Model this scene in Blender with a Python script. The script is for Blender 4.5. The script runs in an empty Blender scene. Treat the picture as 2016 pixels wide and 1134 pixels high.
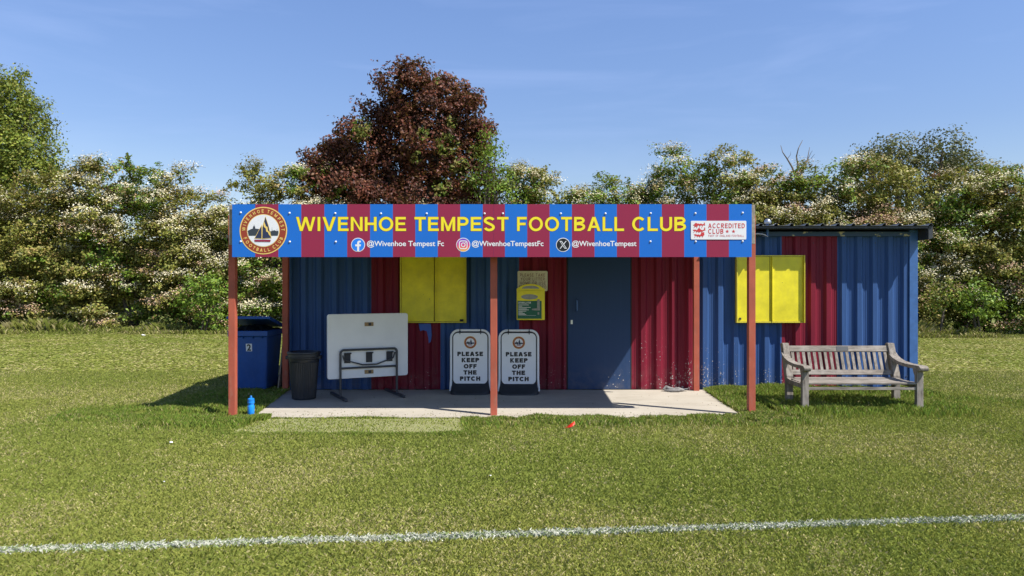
import bpy, math, random
import numpy as np
from mathutils import Vector, Matrix

# ---------------------------------------------------------------- scene, camera, world, sun
S = bpy.context.scene
COL = S.collection
random.seed(7)
RNG = np.random.default_rng(11)
EYE = 1.6
F = 1450.0                       # focal length in photo pixels (photo 2016 wide)
cam_d = bpy.data.cameras.new('camera')
cam_d.sensor_width = 36.0
cam_d.lens = 36.0 * F / 2016.0
cam_d.clip_start = 0.05
cam_d.clip_end = 3000
cam = bpy.data.objects.new('camera', cam_d)
cam.location = (0, 0, EYE)
cam.rotation_euler = (math.radians(90), 0, 0)
COL.objects.link(cam)
S.camera = cam

SUN_TO = Vector((0.63, -0.38, 1.0)).normalized()      # towards the sun
EL = math.asin(SUN_TO.z)
AZ = math.atan2(SUN_TO.x, SUN_TO.y)
sun_d = bpy.data.lights.new('sun', 'SUN')
sun_d.energy = 5.0
sun_d.angle = math.radians(0.53)
sun_d.color = (1.0, 0.955, 0.89)
sun = bpy.data.objects.new('sun', sun_d)
sun.rotation_euler = SUN_TO.to_track_quat('Z', 'Y').to_euler()
sun.location = (8, -4, 14)
COL.objects.link(sun)

W = bpy.data.worlds.new('World')
S.world = W
W.use_nodes = True
nt = W.node_tree
for n in list(nt.nodes):
    nt.nodes.remove(n)
wo = nt.nodes.new('ShaderNodeOutputWorld')
bg = nt.nodes.new('ShaderNodeBackground')
bg.inputs['Strength'].default_value = 0.058
sky = nt.nodes.new('ShaderNodeTexSky')
sky.sky_type = 'NISHITA'
sky.sun_disc = False
sky.sun_elevation = EL
sky.sun_rotation = AZ
sky.air_density = 1.35
sky.dust_density = 0.3
sky.ozone_density = 1.6
tc = nt.nodes.new('ShaderNodeTexCoord')
mp = nt.nodes.new('ShaderNodeMapping')
mp.inputs['Rotation'].default_value = (0, math.radians(7), 0)
mp.inputs['Scale'].default_value = (1.3, 1.3, 9.0)
nz = nt.nodes.new('ShaderNodeTexNoise')
nz.inputs['Scale'].default_value = 1.6
nz.inputs['Detail'].default_value = 6
nz.inputs['Roughness'].default_value = 0.55
nz.inputs['Distortion'].default_value = 0.6
cr = nt.nodes.new('ShaderNodeMapRange')
cr.inputs['From Min'].default_value = 0.50
cr.inputs['From Max'].default_value = 0.85
cr.inputs['To Min'].default_value = 0.0
cr.inputs['To Max'].default_value = 0.22
mx = nt.nodes.new('ShaderNodeMixRGB')
mx.inputs['Color2'].default_value = (6.6, 7.3, 8.4, 1)
nt.links.new(tc.outputs['Generated'], mp.inputs['Vector'])
nt.links.new(mp.outputs[0], nz.inputs['Vector'])
nt.links.new(nz.outputs['Fac'], cr.inputs['Value'])
nt.links.new(cr.outputs[0], mx.inputs['Fac'])
nt.links.new(sky.outputs[0], mx.inputs['Color1'])
# thin May haze: brighter and bluer low down, deeper overhead
spz = nt.nodes.new('ShaderNodeSeparateXYZ')
nt.links.new(tc.outputs['Generated'], spz.inputs[0])
rz = nt.nodes.new('ShaderNodeValToRGB')
el_ = rz.color_ramp.elements
q_ = el_.new(0.60); q_.color = (0.85, 0.95, 1.35, 1)
el_[0].position = 0.0; el_[0].color = (1.42, 1.46, 1.70, 1)
el_[2].position = 1.0; el_[2].color = (0.50, 0.58, 0.78, 1)
q_ = el_.new(0.20); q_.color = (1.22, 1.34, 1.80, 1)
q_ = el_.new(0.38); q_.color = (1.36, 1.50, 2.00, 1)
nt.links.new(spz.outputs['Z'], rz.inputs[0])
mu = nt.nodes.new('ShaderNodeMixRGB'); mu.blend_type = 'MULTIPLY'; mu.inputs['Fac'].default_value = 1.0
nt.links.new(mx.outputs[0], mu.inputs['Color1']); nt.links.new(rz.outputs[0], mu.inputs['Color2'])
nt.links.new(mu.outputs[0], bg.inputs['Color'])
nt.links.new(bg.outputs[0], wo.inputs['Surface'])

S.view_settings.view_transform = 'Standard'
S.view_settings.look = 'None'
S.view_settings.exposure = 0.5
S.view_settings.gamma = 1.0
S.render.engine = 'CYCLES'
S.cycles.max_bounces = 6
S.cycles.diffuse_bounces = 3
S.cycles.transparent_max_bounces = 6

# ---------------------------------------------------------------- helpers
def PX(px, Y): return (px - 1008.0) * Y / F
def PZ(py, Y): return EYE + (567.0 - py) * Y / F

def tag(o, label=None, cat=None, group=None, kind=None):
    if label: o['label'] = label
    if cat: o['category'] = cat
    if group: o['group'] = group
    if kind: o['kind'] = kind
    return o

def empty(name, loc, label, cat, group=None):
    o = bpy.data.objects.new(name, None)
    o.location = loc
    o.empty_display_size = 0.2
    COL.objects.link(o)
    o['org'] = list(loc)
    return tag(o, label, cat, group)

def finish(name, me, parent, mats):
    for m in (mats if isinstance(mats, (list, tuple)) else [mats]):
        me.materials.append(m)
    o = bpy.data.objects.new(name, me)
    COL.objects.link(o)
    if parent is not None:
        o.parent = parent
    return o

ORG = {}
def origin_of(parent):
    while parent is not None and parent.parent is not None:
        parent = parent.parent
    return Vector(parent.location) if parent is not None else Vector((0, 0, 0))

class MB:
    """collects geometry in world coordinates, then links it as ONE mesh object"""
    def __init__(s, xf=None):
        s.v, s.f, s.m, s.xf = [], [], [], xf
    def add(s, vs, fs, m=0):
        b = len(s.v)
        s.v += [tuple(v) for v in vs]
        s.f += [tuple(b + i for i in f) for f in fs]
        s.m += [m] * len(fs)
    def box(s, x0, x1, y0, y1, z0, z1, m=0):
        s.add([(x0,y0,z0),(x1,y0,z0),(x1,y1,z0),(x0,y1,z0),(x0,y0,z1),(x1,y0,z1),(x1,y1,z1),(x0,y1,z1)],
              [(0,3,2,1),(4,5,6,7),(0,1,5,4),(1,2,6,5),(2,3,7,6),(3,0,4,7)], m)
    def bar(s, p, q, w, h, m=0, up=(0,0,1)):
        p, q = Vector(p), Vector(q)
        d = (q - p).normalized()
        u = Vector(up)
        if abs(d.dot(u)) > 0.98: u = Vector((0,1,0))
        a = d.cross(u).normalized() * w / 2
        b = a.cross(d).normalized() * h / 2
        s.add([p-a-b, p+a-b, p+a+b, p-a+b, q-a-b, q+a-b, q+a+b, q-a+b],
              [(0,3,2,1),(4,5,6,7),(0,1,5,4),(1,2,6,5),(2,3,7,6),(3,0,4,7)], m)
    def tube(s, pts, r, n=10, m=0, cap=True):
        pts = [Vector(p) for p in pts]
        rs = r if isinstance(r, (list, tuple)) else [r] * len(pts)
        vs, fs = [], []
        prev = None
        for i, p in enumerate(pts):
            if i == 0: d = pts[1] - pts[0]
            elif i == len(pts) - 1: d = pts[-1] - pts[-2]
            else: d = (pts[i+1] - pts[i]).normalized() + (pts[i] - pts[i-1]).normalized()
            d = d.normalized()
            if prev is None:
                a = d.orthogonal().normalized()
            else:
                a = (prev - d * prev.dot(d)).normalized()
            prev = a
            b = d.cross(a)
            for k in range(n):
                t = 2 * math.pi * k / n
                vs.append(p + (a * math.cos(t) + b * math.sin(t)) * rs[i])
        for i in range(len(pts) - 1):
            for k in range(n):
                k2 = (k + 1) % n
                fs.append((i*n+k, i*n+k2, (i+1)*n+k2, (i+1)*n+k))
        if cap:
            fs.append(tuple(range(n-1, -1, -1)))
            fs.append(tuple((len(pts)-1)*n + k for k in range(n)))
        s.add(vs, fs, m)
    def prism(s, poly, axis, a0, a1, m=0):
        """poly: 2D outline; axis 'x' -> (y,z), 'y' -> (x,z), 'z' -> (x,y); extruded a0..a1"""
        n = len(poly)
        def P(p, a):
            if axis == 'x': return (a, p[0], p[1])
            if axis == 'y': return (p[0], a, p[1])
            return (p[0], p[1], a)
        vs = [P(p, a0) for p in poly] + [P(p, a1) for p in poly]
        fs = [tuple(range(n)), tuple(range(2*n-1, n-1, -1))]
        fs += [(i, i+n, (i+1) % n + n, (i+1) % n) for i in range(n)]
        s.add(vs, fs, m)
    def face(s, poly, Y, m=0):
        """flat polygon given in (x,z) facing -Y"""
        s.add([(p[0], Y, p[1]) for p in poly], [tuple(range(len(poly)))], m)
    def lathe(s, c, prof, n=32, m=0, flute=0, nf=0):
        vs, fs = [], []
        for (r, z) in prof:
            for k in range(n):
                t = 2 * math.pi * k / n
                rr = r - (flute if (nf and (k % nf) == 0 and flute) else 0)
                vs.append((c[0] + rr * math.cos(t), c[1] + rr * math.sin(t), c[2] + z))
        L = len(prof)
        for i in range(L - 1):
            for k in range(n):
                k2 = (k + 1) % n
                fs.append((i*n+k, i*n+k2, (i+1)*n+k2, (i+1)*n+k))
        fs.append(tuple(range(n-1, -1, -1)))
        fs.append(tuple((L-1)*n + k for k in range(n)))
        s.add(vs, fs, m)
    def build(s, name, mats, parent=None, bevel=0, smooth=False, fix=True, label=None):
        o0 = origin_of(parent)
        vs = s.v
        if s.xf is not None:
            vs = [tuple(s.xf @ Vector(v)) for v in vs]
        vs = [(v[0]-o0.x, v[1]-o0.y, v[2]-o0.z) for v in vs]
        me = bpy.data.meshes.new(name)
        me.from_pydata(vs, [], s.f)
        me.polygons.foreach_set('material_index', s.m)
        if fix:
            import bmesh
            bm = bmesh.new(); bm.from_mesh(me)
            bmesh.ops.recalc_face_normals(bm, faces=bm.faces)
            bm.to_mesh(me); bm.free()
        if smooth:
            me.polygons.foreach_set('use_smooth', [True] * len(me.polygons))
            try: me.set_sharp_from_angle(angle=math.radians(40))
            except Exception: pass
        me.update()
        o = finish(name, me, parent, mats)
        if bevel:
            b = o.modifiers.new('bevel', 'BEVEL')
            b.width = bevel; b.segments = 2; b.limit_method = 'ANGLE'
        if label: o['label'] = label
        return o

def copy_tree(o, parent=None):
    c = o.copy(); COL.objects.link(c); c.parent = parent
    for ch in list(o.children): copy_tree(ch, c)
    return c

def ellipse(cx, cz, rx, rz=None, n=48, a0=0, a1=360):
    rz = rx if rz is None else rz
    return [(cx + rx*math.cos(math.radians(a0+(a1-a0)*k/n)), cz + rz*math.sin(math.radians(a0+(a1-a0)*k/n))) for k in range(n)]

def rrect(x0, x1, z0, z1, r, n=6):
    P = []
    for (cx, cz, a) in ((x1-r, z1-r, 0), (x0+r, z1-r, 90), (x0+r, z0+r, 180), (x1-r, z0+r, 270)):
        for k in range(n+1):
            t = math.radians(a + 90*k/n)
            P.append((cx + r*math.cos(t), cz + r*math.sin(t)))
    return P

# ---------------------------------------------------------------- materials
def NN(m, t): return m.node_tree.nodes.new(t)
def LK(m, a, b): m.node_tree.links.new(a, b)
def new_mat(name):
    m = bpy.data.materials.new(name); m.use_nodes = True
    return m, m.node_tree.nodes['Principled BSDF']

def mixc(m, fac, a, b):
    n = NN(m, 'ShaderNodeMixRGB')
    if isinstance(fac, float): n.inputs['Fac'].default_value = fac
    else: LK(m, fac, n.inputs['Fac'])
    for v, s in ((a, 'Color1'), (b, 'Color2')):
        if isinstance(v, (tuple, list)): n.inputs[s].default_value = (v[0], v[1], v[2], 1)
        else: LK(m, v, n.inputs[s])
    return n.outputs[0]

def noise(m, scale, detail=4, rough=0.55, vec=None, stretch=None):
    n = NN(m, 'ShaderNodeTexNoise')
    n.inputs['Scale'].default_value = scale
    n.inputs['Detail'].default_value = detail
    n.inputs['Roughness'].default_value = rough
    g = NN(m, 'ShaderNodeNewGeometry')
    src = g.outputs['Position']
    if stretch:
        mp = NN(m, 'ShaderNodeMapping'); mp.inputs['Scale'].default_value = stretch
        LK(m, src, mp.inputs['Vector']); src = mp.outputs[0]
    LK(m, src, n.inputs['Vector'])
    return n.outputs['Fac']

def mrange(m, v, a, b, c=0.0, d=1.0):
    n = NN(m, 'ShaderNodeMapRange')
    n.inputs['From Min'].default_value = a; n.inputs['From Max'].default_value = b
    n.inputs['To Min'].default_value = c; n.inputs['To Max'].default_value = d
    LK(m, v, n.inputs['Value'])
    return n.outputs[0]

def math2(m, op, a, b):
    n = NN(m, 'ShaderNodeMath'); n.operation = op
    for i, v in enumerate((a, b)):
        if isinstance(v, (int, float)): n.inputs[i].default_value = v
        else: LK(m, v, n.inputs[i])
    return n.outputs[0]

def bump(m, b, h, strength, dist=0.01):
    n = NN(m, 'ShaderNodeBump')
    n.inputs['Strength'].default_value = strength; n.inputs['Distance'].default_value = dist
    LK(m, h, n.inputs['Height']); LK(m, n.outputs[0], b.inputs['Normal'])

def simple(name, col, rough=0.5, metal=0.0, var=0.12, nscale=9.0, bumpy=0.0, coat=0.0, spec=0.5):
    m, b = new_mat(name)
    n = noise(m, nscale, 5)
    c = mixc(m, mrange(m, n, 0.3, 0.7), tuple(x*(1-var) for x in col), tuple(min(1, x*(1+var)) for x in col))
    LK(m, c, b.inputs['Base Color'])
    b.inputs['Roughness'].default_value = rough
    b.inputs['Metallic'].default_value = metal
    b.inputs['Coat Weight'].default_value = coat
    b.inputs['Specular IOR Level'].default_value = spec
    if bumpy: bump(m, b, noise(m, nscale*6, 4), bumpy, 0.004)
    return m

def painted_wall(name, col, rough=0.42, chips=1.0, dirt=0.35, streaky=0.18):
    """painted profiled steel: vertical streaks, scuffs and paint flakes mostly low down"""
    m, b = new_mat(name)
    streak = noise(m, 3.0, 5, 0.6, stretch=(9, 9, 0.35))
    c = mixc(m, mrange(m, streak, 0.3, 0.75), tuple(x*(1-streaky) for x in col), tuple(x*(1+streaky) for x in col))
    g = NN(m, 'ShaderNodeNewGeometry')
    sp = NN(m, 'ShaderNodeSeparateXYZ'); LK(m, g.outputs['Position'], sp.inputs[0])
    z = sp.outputs['Z']
    low = mrange(m, z, 0.0, 0.45, 1.0, 0.0)
    dn = noise(m, 7.0, 6, 0.65)
    dfac = math2(m, 'MULTIPLY', math2(m, 'MULTIPLY', low, mrange(m, dn, 0.42, 0.7)), dirt)
    c = mixc(m, dfac, c, (0.23, 0.2, 0.17))
    # chips
    xm = NN(m, 'ShaderNodeMapRange'); xm.inputs['From Min'].default_value = 0.6; xm.inputs['From Max'].default_value = 4.2
    xm.inputs['To Min'].default_value = 1.0; xm.inputs['To Max'].default_value = 0.45
    LK(m, math2(m, 'ABSOLUTE', math2(m, 'SUBTRACT', sp.outputs['X'], 2.4), 0.0), xm.inputs['Value'])
    fall = mrange(m, z, 0.0, 1.7, 1.0, 0.0)
    big = noise(m, 1.1, 3)
    dens = math2(m, 'MULTIPLY', math2(m, 'MULTIPLY', math2(m, 'POWER', fall, 1.6), mrange(m, big, 0.36, 0.62, 0.25, 1.0)), xm.outputs[0])
    for sc_, amp, off in ((52, 1.35, -0.10), (21, 1.05, -0.26)):
        vo = NN(m, 'ShaderNodeTexVoronoi'); vo.inputs['Scale'].default_value = sc_
        LK(m, g.outputs['Position'], vo.inputs['Vector'])
        sepc = NN(m, 'ShaderNodeSeparateColor'); LK(m, vo.outputs['Color'], sepc.inputs[0])
        rad = math2(m, 'MULTIPLY', math2(m, 'MULTIPLY', sepc.outputs[0], sepc.outputs[1]), math2(m, 'MULTIPLY', dens, amp*chips))
        rad = math2(m, 'ADD', rad, off)
        dist = math2(m, 'ADD', vo.outputs['Distance'], math2(m, 'MULTIPLY', noise(m, 90, 2), 0.15))
        c = mixc(m, math2(m, 'LESS_THAN', dist, rad), c, (0.42, 0.39, 0.37))
    LK(m, c, b.inputs['Base Color'])
    b.inputs['Roughness'].default_value = rough
    b.inputs['Specular IOR Level'].default_value = 0.18
    bump(m, b, noise(m, 26, 3, stretch=(1, 1, 0.4)), 0.10, 0.006)
    return m

def attr_mat(name, transl=0.3, rough=0.6, scale=(1, 1, 1), spec=0.25):
    m, b = new_mat(name)
    a = NN(m, 'ShaderNodeAttribute'); a.attribute_name = 'Col'
    LK(m, a.outputs['Color'], b.inputs['Base Color'])
    b.inputs['Roughness'].default_value = rough
    b.inputs['Specular IOR Level'].default_value = spec
    if transl > 0:
        t = NN(m, 'ShaderNodeBsdfTranslucent')
        LK(m, mixc(m, 0.35, a.outputs['Color'], (0.30, 0.32, 0.04)) if transl < 0.9 else a.outputs['Color'], t.inputs['Color'])
        ms = NN(m, 'ShaderNodeMixShader'); ms.inputs[0].default_value = transl
        LK(m, b.outputs[0], ms.inputs[1]); LK(m, t.outputs[0], ms.inputs[2])
        out = m.node_tree.nodes['Material Output']
        LK(m, ms.outputs[0], out.inputs['Surface'])
    return m

M = {}
M['hut_blue'] = painted_wall('hut_blue_paint', (0.042, 0.098, 0.255), 0.5)
M['hut_maroon'] = painted_wall('hut_maroon_paint', (0.20, 0.016, 0.034), 0.5)
M['door_blue'] = painted_wall('door_blue_paint', (0.028, 0.058, 0.135), 0.5, 0.9, 0.3, 0.05)
M['patch_blue'] = simple('old_bright_blue_paint', (0.03, 0.10, 0.42), 0.5)
M['trim_blue'] = simple('trim_blue_paint', (0.050, 0.135, 0.35), 0.42, var=0.15)
M['shutter'] = simple('shutter_yellow_paint', (0.80, 0.69, 0.022), 0.42, var=0.06, nscale=14, bumpy=0.05)
M['shutter_in'] = simple('shutter_yellow_frame', (0.70, 0.60, 0.05), 0.45, var=0.10, nscale=14)
M['roof'] = simple('grey_roof_sheet', (0.16, 0.17, 0.18), 0.5, metal=0.3, var=0.25, nscale=4)
M['dark_trim'] = simple('dark_steel_flashing', (0.035, 0.04, 0.045), 0.55, var=0.2)
M['post'] = simple('red_brown_post_paint', (0.47, 0.115, 0.062), 0.68, var=0.22, nscale=11, bumpy=0.25)
def worn(name, col, wear, rough=0.65, amt=0.6, zfade=None, spots=0.0):
    m, b = new_mat(name)
    c = mixc(m, mrange(m, noise(m, 3.5, 5, 0.65), 0.3, 0.7), tuple(x*0.82 for x in col), tuple(min(1, x*1.15) for x in col))
    f = mrange(m, noise(m, 9, 6, 0.7, stretch=(2.5, 2.5, 0.6)), 0.50, 0.72, 0, amt)
    if zfade:
        g = NN(m, 'ShaderNodeNewGeometry'); sp = NN(m, 'ShaderNodeSeparateXYZ'); LK(m, g.outputs['Position'], sp.inputs[0])
        f = math2(m, 'MULTIPLY', f, mrange(m, sp.outputs['Z'], zfade[0], zfade[1], 1.0, 0.15))
    c = mixc(m, f, c, wear)
    if spots:
        vo = NN(m, 'ShaderNodeTexVoronoi'); vo.inputs['Scale'].default_value = 11
        g = NN(m, 'ShaderNodeNewGeometry'); LK(m, g.outputs['Position'], vo.inputs['Vector'])
        sc = NN(m, 'ShaderNodeSeparateColor'); LK(m, vo.outputs['Color'], sc.inputs[0])
        d = math2(m, 'ADD', vo.outputs['Distance'], math2(m, 'MULTIPLY', noise(m, 70, 2), 0.25))
        c = mixc(m, math2(m, 'LESS_THAN', d, math2(m, 'SUBTRACT', math2(m, 'MULTIPLY', sc.outputs[0], spots), spots*0.66)), c, (0.10, 0.08, 0.05))
    LK(m, c, b.inputs['Base Color']); b.inputs['Roughness'].default_value = rough
    bump(m, b, noise(m, 40, 4), 0.2, 0.004)
    return m
M['post'] = worn('red_brown_post_paint', (0.44, 0.098, 0.054), (0.38, 0.22, 0.16), 0.7, 0.7, (0.1, 1.2))
M['shutter'] = worn('shutter_yellow_paint', (0.82, 0.71, 0.022), (0.62, 0.52, 0.08), 0.45, 0.22, None, 0.62)
M['bin_blue'] = worn('blue_bin_plastic', (0.012, 0.080, 0.32), (0.05, 0.12, 0.30), 0.45, 0.4)
M['oldwood'] = simple('weathered_timber', (0.33, 0.28, 0.22), 0.8, var=0.35, nscale=20, bumpy=0.4)
M['sign_blue'] = simple('sign_blue_print', (0.012, 0.155, 0.60), 0.30, var=0.01, spec=0.35)
M['sign_maroon'] = simple('sign_maroon_print', (0.30, 0.022, 0.065), 0.30, var=0.01, spec=0.35)
M['sign_yellow'] = simple('sign_yellow_vinyl', (0.93, 0.76, 0.022), 0.35, var=0.02)
M['sign_edge'] = simple('sign_letter_edge', (0.16, 0.09, 0.03), 0.4, var=0.02)
M['white'] = simple('white_vinyl', (0.82, 0.82, 0.84), 0.35, var=0.02)
M['red'] = simple('red_print', (0.62, 0.045, 0.05), 0.4, var=0.03)
M['badge_yellow'] = simple('badge_yellow', (0.88, 0.62, 0.16), 0.35, var=0.02)
M['badge_red'] = simple('badge_red_ring', (0.32, 0.045, 0.02), 0.35, var=0.03)
M['navy'] = simple('navy_print', (0.025, 0.035, 0.09), 0.4, var=0.03)
M['slate'] = simple('dark_skyline_print', (0.04, 0.05, 0.065), 0.4, var=0.03)
M['black'] = simple('black_print', (0.010, 0.010, 0.012), 0.4, var=0.03)
M['fb_blue'] = simple('bright_blue_print', (0.02, 0.23, 0.85), 0.35, var=0.01)
M['screw'] = simple('bolt_cap', (0.78, 0.80, 0.83), 0.3, var=0.02)
M['black_plastic'] = simple('black_plastic', (0.020, 0.023, 0.030), 0.42, var=0.2)
M['rubber'] = simple('dark_rubber', (0.018, 0.021, 0.027), 0.6, var=0.2)
M['bin_inside'] = simple('dark_refuse_bags', (0.012, 0.012, 0.014), 0.35, var=0.3, nscale=20)
M['table'] = simple('table_white_plastic', (0.80, 0.81, 0.80), 0.5, var=0.04, nscale=4)
M['tube_grey'] = simple('dark_grey_steel_tube', (0.045, 0.048, 0.055), 0.4, var=0.1)
M['brass'] = simple('brown_latch', (0.30, 0.19, 0.08), 0.45, var=0.3, nscale=60)
M['board_white'] = simple('sign_panel_white', (0.84, 0.85, 0.86), 0.4, var=0.02)
M['cream'] = simple('cream_sign', (0.76, 0.71, 0.56), 0.6, var=0.08, nscale=20)
M['brownred'] = simple('brown_red_lettering', (0.24, 0.06, 0.04), 0.6, var=0.1)
M['cab_yellow'] = simple('cabinet_yellow', (0.92, 0.80, 0.02), 0.35, var=0.04)
M['cab_green'] = simple('cabinet_green_panel', (0.004, 0.12, 0.07), 0.4, var=0.04)
M['cab_glass'] = simple('cabinet_grey_window', (0.30, 0.31, 0.30), 0.25, var=0.15, nscale=30)
M['bottle'] = simple('blue_bottle_plastic', (0.01, 0.25, 0.78), 0.28, var=0.05)
M['bottle_dark'] = simple('bottle_cap_plastic', (0.01, 0.20, 0.62), 0.35, var=0.05)
M['plaque'] = simple('grey_plaque', (0.07, 0.075, 0.08), 0.7, var=0.1)
M['bark'] = simple('bark', (0.10, 0.08, 0.06), 0.9, var=0.35, nscale=8, bumpy=0.5)
M['deadwood'] = simple('dead_grey_wood', (0.18, 0.15, 0.13), 0.9, var=0.3, nscale=8)
M['galv'] = simple('galvanised_metal', (0.55, 0.57, 0.6), 0.3, metal=0.8, var=0.15)
M['inner_dark'] = simple('dark_gap', (0.02, 0.02, 0.022), 0.8, var=0.1)
M['scrap_red'] = simple('red_plastic', (0.75, 0.03, 0.015), 0.4, var=0.1)
M['rag'] = simple('grey_rag', (0.25, 0.24, 0.23), 0.9, var=0.25, nscale=40, bumpy=0.5)
M['leaf'] = attr_mat('leaf_foliage', 0.22, 0.55, spec=0.35)
M['petal'] = attr_mat('blossom_petals', 0.0, 0.8, spec=0.1)
M['grassb'] = attr_mat('grass_blade', 0.30, 0.6, spec=0.2)
M['linegrass'] = attr_mat('painted_grass_blade', 0.0, 0.8, spec=0.1)

# flaking fascia: blue paint over cream primer
m, b = new_mat('flaking_eaves_board')
fl = noise(m, 5.0, 5, 0.62, stretch=(1, 1, 2.0))
fac = math2(m, 'GREATER_THAN', fl, 0.60)
LK(m, mixc(m, fac, (0.03, 0.07, 0.16), (0.50, 0.45, 0.30)), b.inputs['Base Color'])
b.inputs['Roughness'].default_value = 0.6
M['flaking'] = m

# weathered bench teak: grain along the long axis plus pale and dark blotches
def wood_mat(name, stretch):
    m, b = new_mat(name)
    gr = noise(m, 14, 6, 0.7, stretch=stretch)
    bl = noise(m, 5, 4, 0.6)
    c = mixc(m, mrange(m, gr, 0.35, 0.65), (0.11, 0.095, 0.078), (0.33, 0.29, 0.245))
    c = mixc(m, mrange(m, bl, 0.45, 0.7, 0, 0.55), c, (0.43, 0.395, 0.35))
    c = mixc(m, mrange(m, noise(m, 2.3, 5, 0.7), 0.56, 0.7, 0, 0.5), c, (0.13, 0.115, 0.09))
    LK(m, c, b.inputs['Base Color'])
    b.inputs['Roughness'].default_value = 0.85
    bump(m, b, gr, 0.5, 0.004)
    return m
M['wood_x'] = wood_mat('silvered_teak_long', (0.25, 3, 3))
M['wood_z'] = wood_mat('silvered_teak_upright', (3, 3, 0.3))

# instagram-like round gradient
m, b = new_mat('pink_orange_gradient_print')
g = NN(m, 'ShaderNodeTexCoord'); sp = NN(m, 'ShaderNodeSeparateXYZ'); LK(m, g.outputs['Generated'], sp.inputs[0])
rmp = NN(m, 'ShaderNodeValToRGB')
e = rmp.color_ramp.elements
e[0].position = 0.0; e[0].color = (0.95, 0.50, 0.08, 1)
e[1].position = 1.0; e[1].color = (0.12, 0.09, 0.62, 1)
x = e.new(0.35); x.color = (0.85, 0.10, 0.12, 1)
x = e.new(0.68); x.color = (0.50, 0.04, 0.38, 1)
LK(m, sp.outputs['Z'], rmp.inputs[0]); LK(m, rmp.outputs[0], b.inputs['Base Color'])
b.inputs['Roughness'].default_value = 0.35
M['insta'] = m

# concrete
m, b = new_mat('pale_concrete')
c = mixc(m, mrange(m, noise(m, 1.6, 6, 0.65), 0.3, 0.7), (0.40, 0.36, 0.29), (0.50, 0.455, 0.375))
c = mixc(m, mrange(m, noise(m, 2.6, 7, 0.75, stretch=(0.6, 1.6, 1)), 0.52, 0.66, 0, 0.45), c, (0.33, 0.285, 0.22))
c = mixc(m, mrange(m, noise(m, 130, 3, 0.7), 0.5, 0.75, 0, 0.35), c, (0.30, 0.26, 0.2))
cr2 = noise(m, 2.2, 6, 0.6, stretch=(0.35, 2.6, 1))
c = mixc(m, math2(m, 'LESS_THAN', math2(m, 'ABSOLUTE', math2(m, 'SUBTRACT', cr2, 0.40), 0.0), 0.0022), c, (0.2, 0.16, 0.12))
LK(m, c, b.inputs['Base Color']); b.inputs['Roughness'].default_value = 0.9
bump(m, b, noise(m, 60, 5, 0.7), 0.3, 0.004)
M['concrete'] = m

# ground under the grass
m, b = new_mat('lawn_ground')
c = mixc(m, mrange(m, noise(m, 0.55, 5, 0.6), 0.35, 0.65), (0.17, 0.205, 0.04), (0.235, 0.25, 0.065))
c = mixc(m, mrange(m, noise(m, 38, 4, 0.75), 0.4, 0.65, 0, 0.75), c, (0.11, 0.145, 0.026))
c = mixc(m, mrange(m, noise(m, 2.6, 5, 0.7), 0.58, 0.75, 0, 0.35), c, (0.28, 0.25, 0.11))
LK(m, c, b.inputs['Base Color']); b.inputs['Roughness'].default_value = 0.95
bump(m, b, noise(m, 45, 5, 0.8), 0.9, 0.03)
M['ground'] = m

m, b = new_mat('sandy_green_turf_mat')
c = mixc(m, mrange(m, noise(m, 60, 4, 0.8), 0.35, 0.7), (0.16, 0.18, 0.06), (0.38, 0.36, 0.17))
c = mixc(m, mrange(m, noise(m, 3, 5, 0.6), 0.4, 0.7, 0, 0.5), c, (0.34, 0.35, 0.16))
LK(m, c, b.inputs['Base Color']); b.inputs['Roughness'].default_value = 0.95
bump(m, b, noise(m, 90, 4, 0.8), 0.8, 0.01)
M['mat'] = m

# ---------------------------------------------------------------- numpy noise and bulk meshes
_T = np.random.default_rng(5).random((256, 256))
def vnoise(x, y, s):
    x = np.asarray(x) * s + 100; y = np.asarray(y) * s + 100
    xi = np.floor(x).astype(int); yi = np.floor(y).astype(int)
    fx = x - xi; fy = y - yi
    fx = fx*fx*(3-2*fx); fy = fy*fy*(3-2*fy)
    g = lambda a, b: _T[a % 256, b % 256]
    return (g(xi, yi)*(1-fx)+g(xi+1, yi)*fx)*(1-fy)+(g(xi, yi+1)*(1-fx)+g(xi+1, yi+1)*fx)*fy
def fbm(x, y, s):
    return (vnoise(x, y, s) + 0.5*vnoise(x, y, s*2.1) + 0.25*vnoise(x, y, s*4.3)) / 1.75

def bulk(name, verts, nper, cols, mat, parent=None):
    """verts (N, nper, 3): one nper-sided face each; cols (N, 3)"""
    o0 = origin_of(parent)
    N = len(verts)
    v = (verts - np.array([o0.x, o0.y, o0.z])).astype(np.float32).reshape(-1, 3)
    me = bpy.data.meshes.new(name)
    me.vertices.add(N*nper); me.loops.add(N*nper); me.polygons.add(N)
    me.vertices.foreach_set('co', v.ravel())
    me.loops.foreach_set('vertex_index', np.arange(N*nper, dtype=np.int32))
    me.polygons.foreach_set('loop_start', np.arange(0, N*nper, nper, dtype=np.int32))
    me.polygons.foreach_set('loop_total', np.full(N, nper, dtype=np.int32))
    me.update(calc_edges=True)
    a = me.color_attributes.new('Col', 'FLOAT_COLOR', 'POINT')
    c = np.ones((N, nper, 4), dtype=np.float32); c[:, :, :3] = cols[:, None, :]
    a.data.foreach_set('color', c.ravel())
    return finish(name, me, parent, mat)

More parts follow.
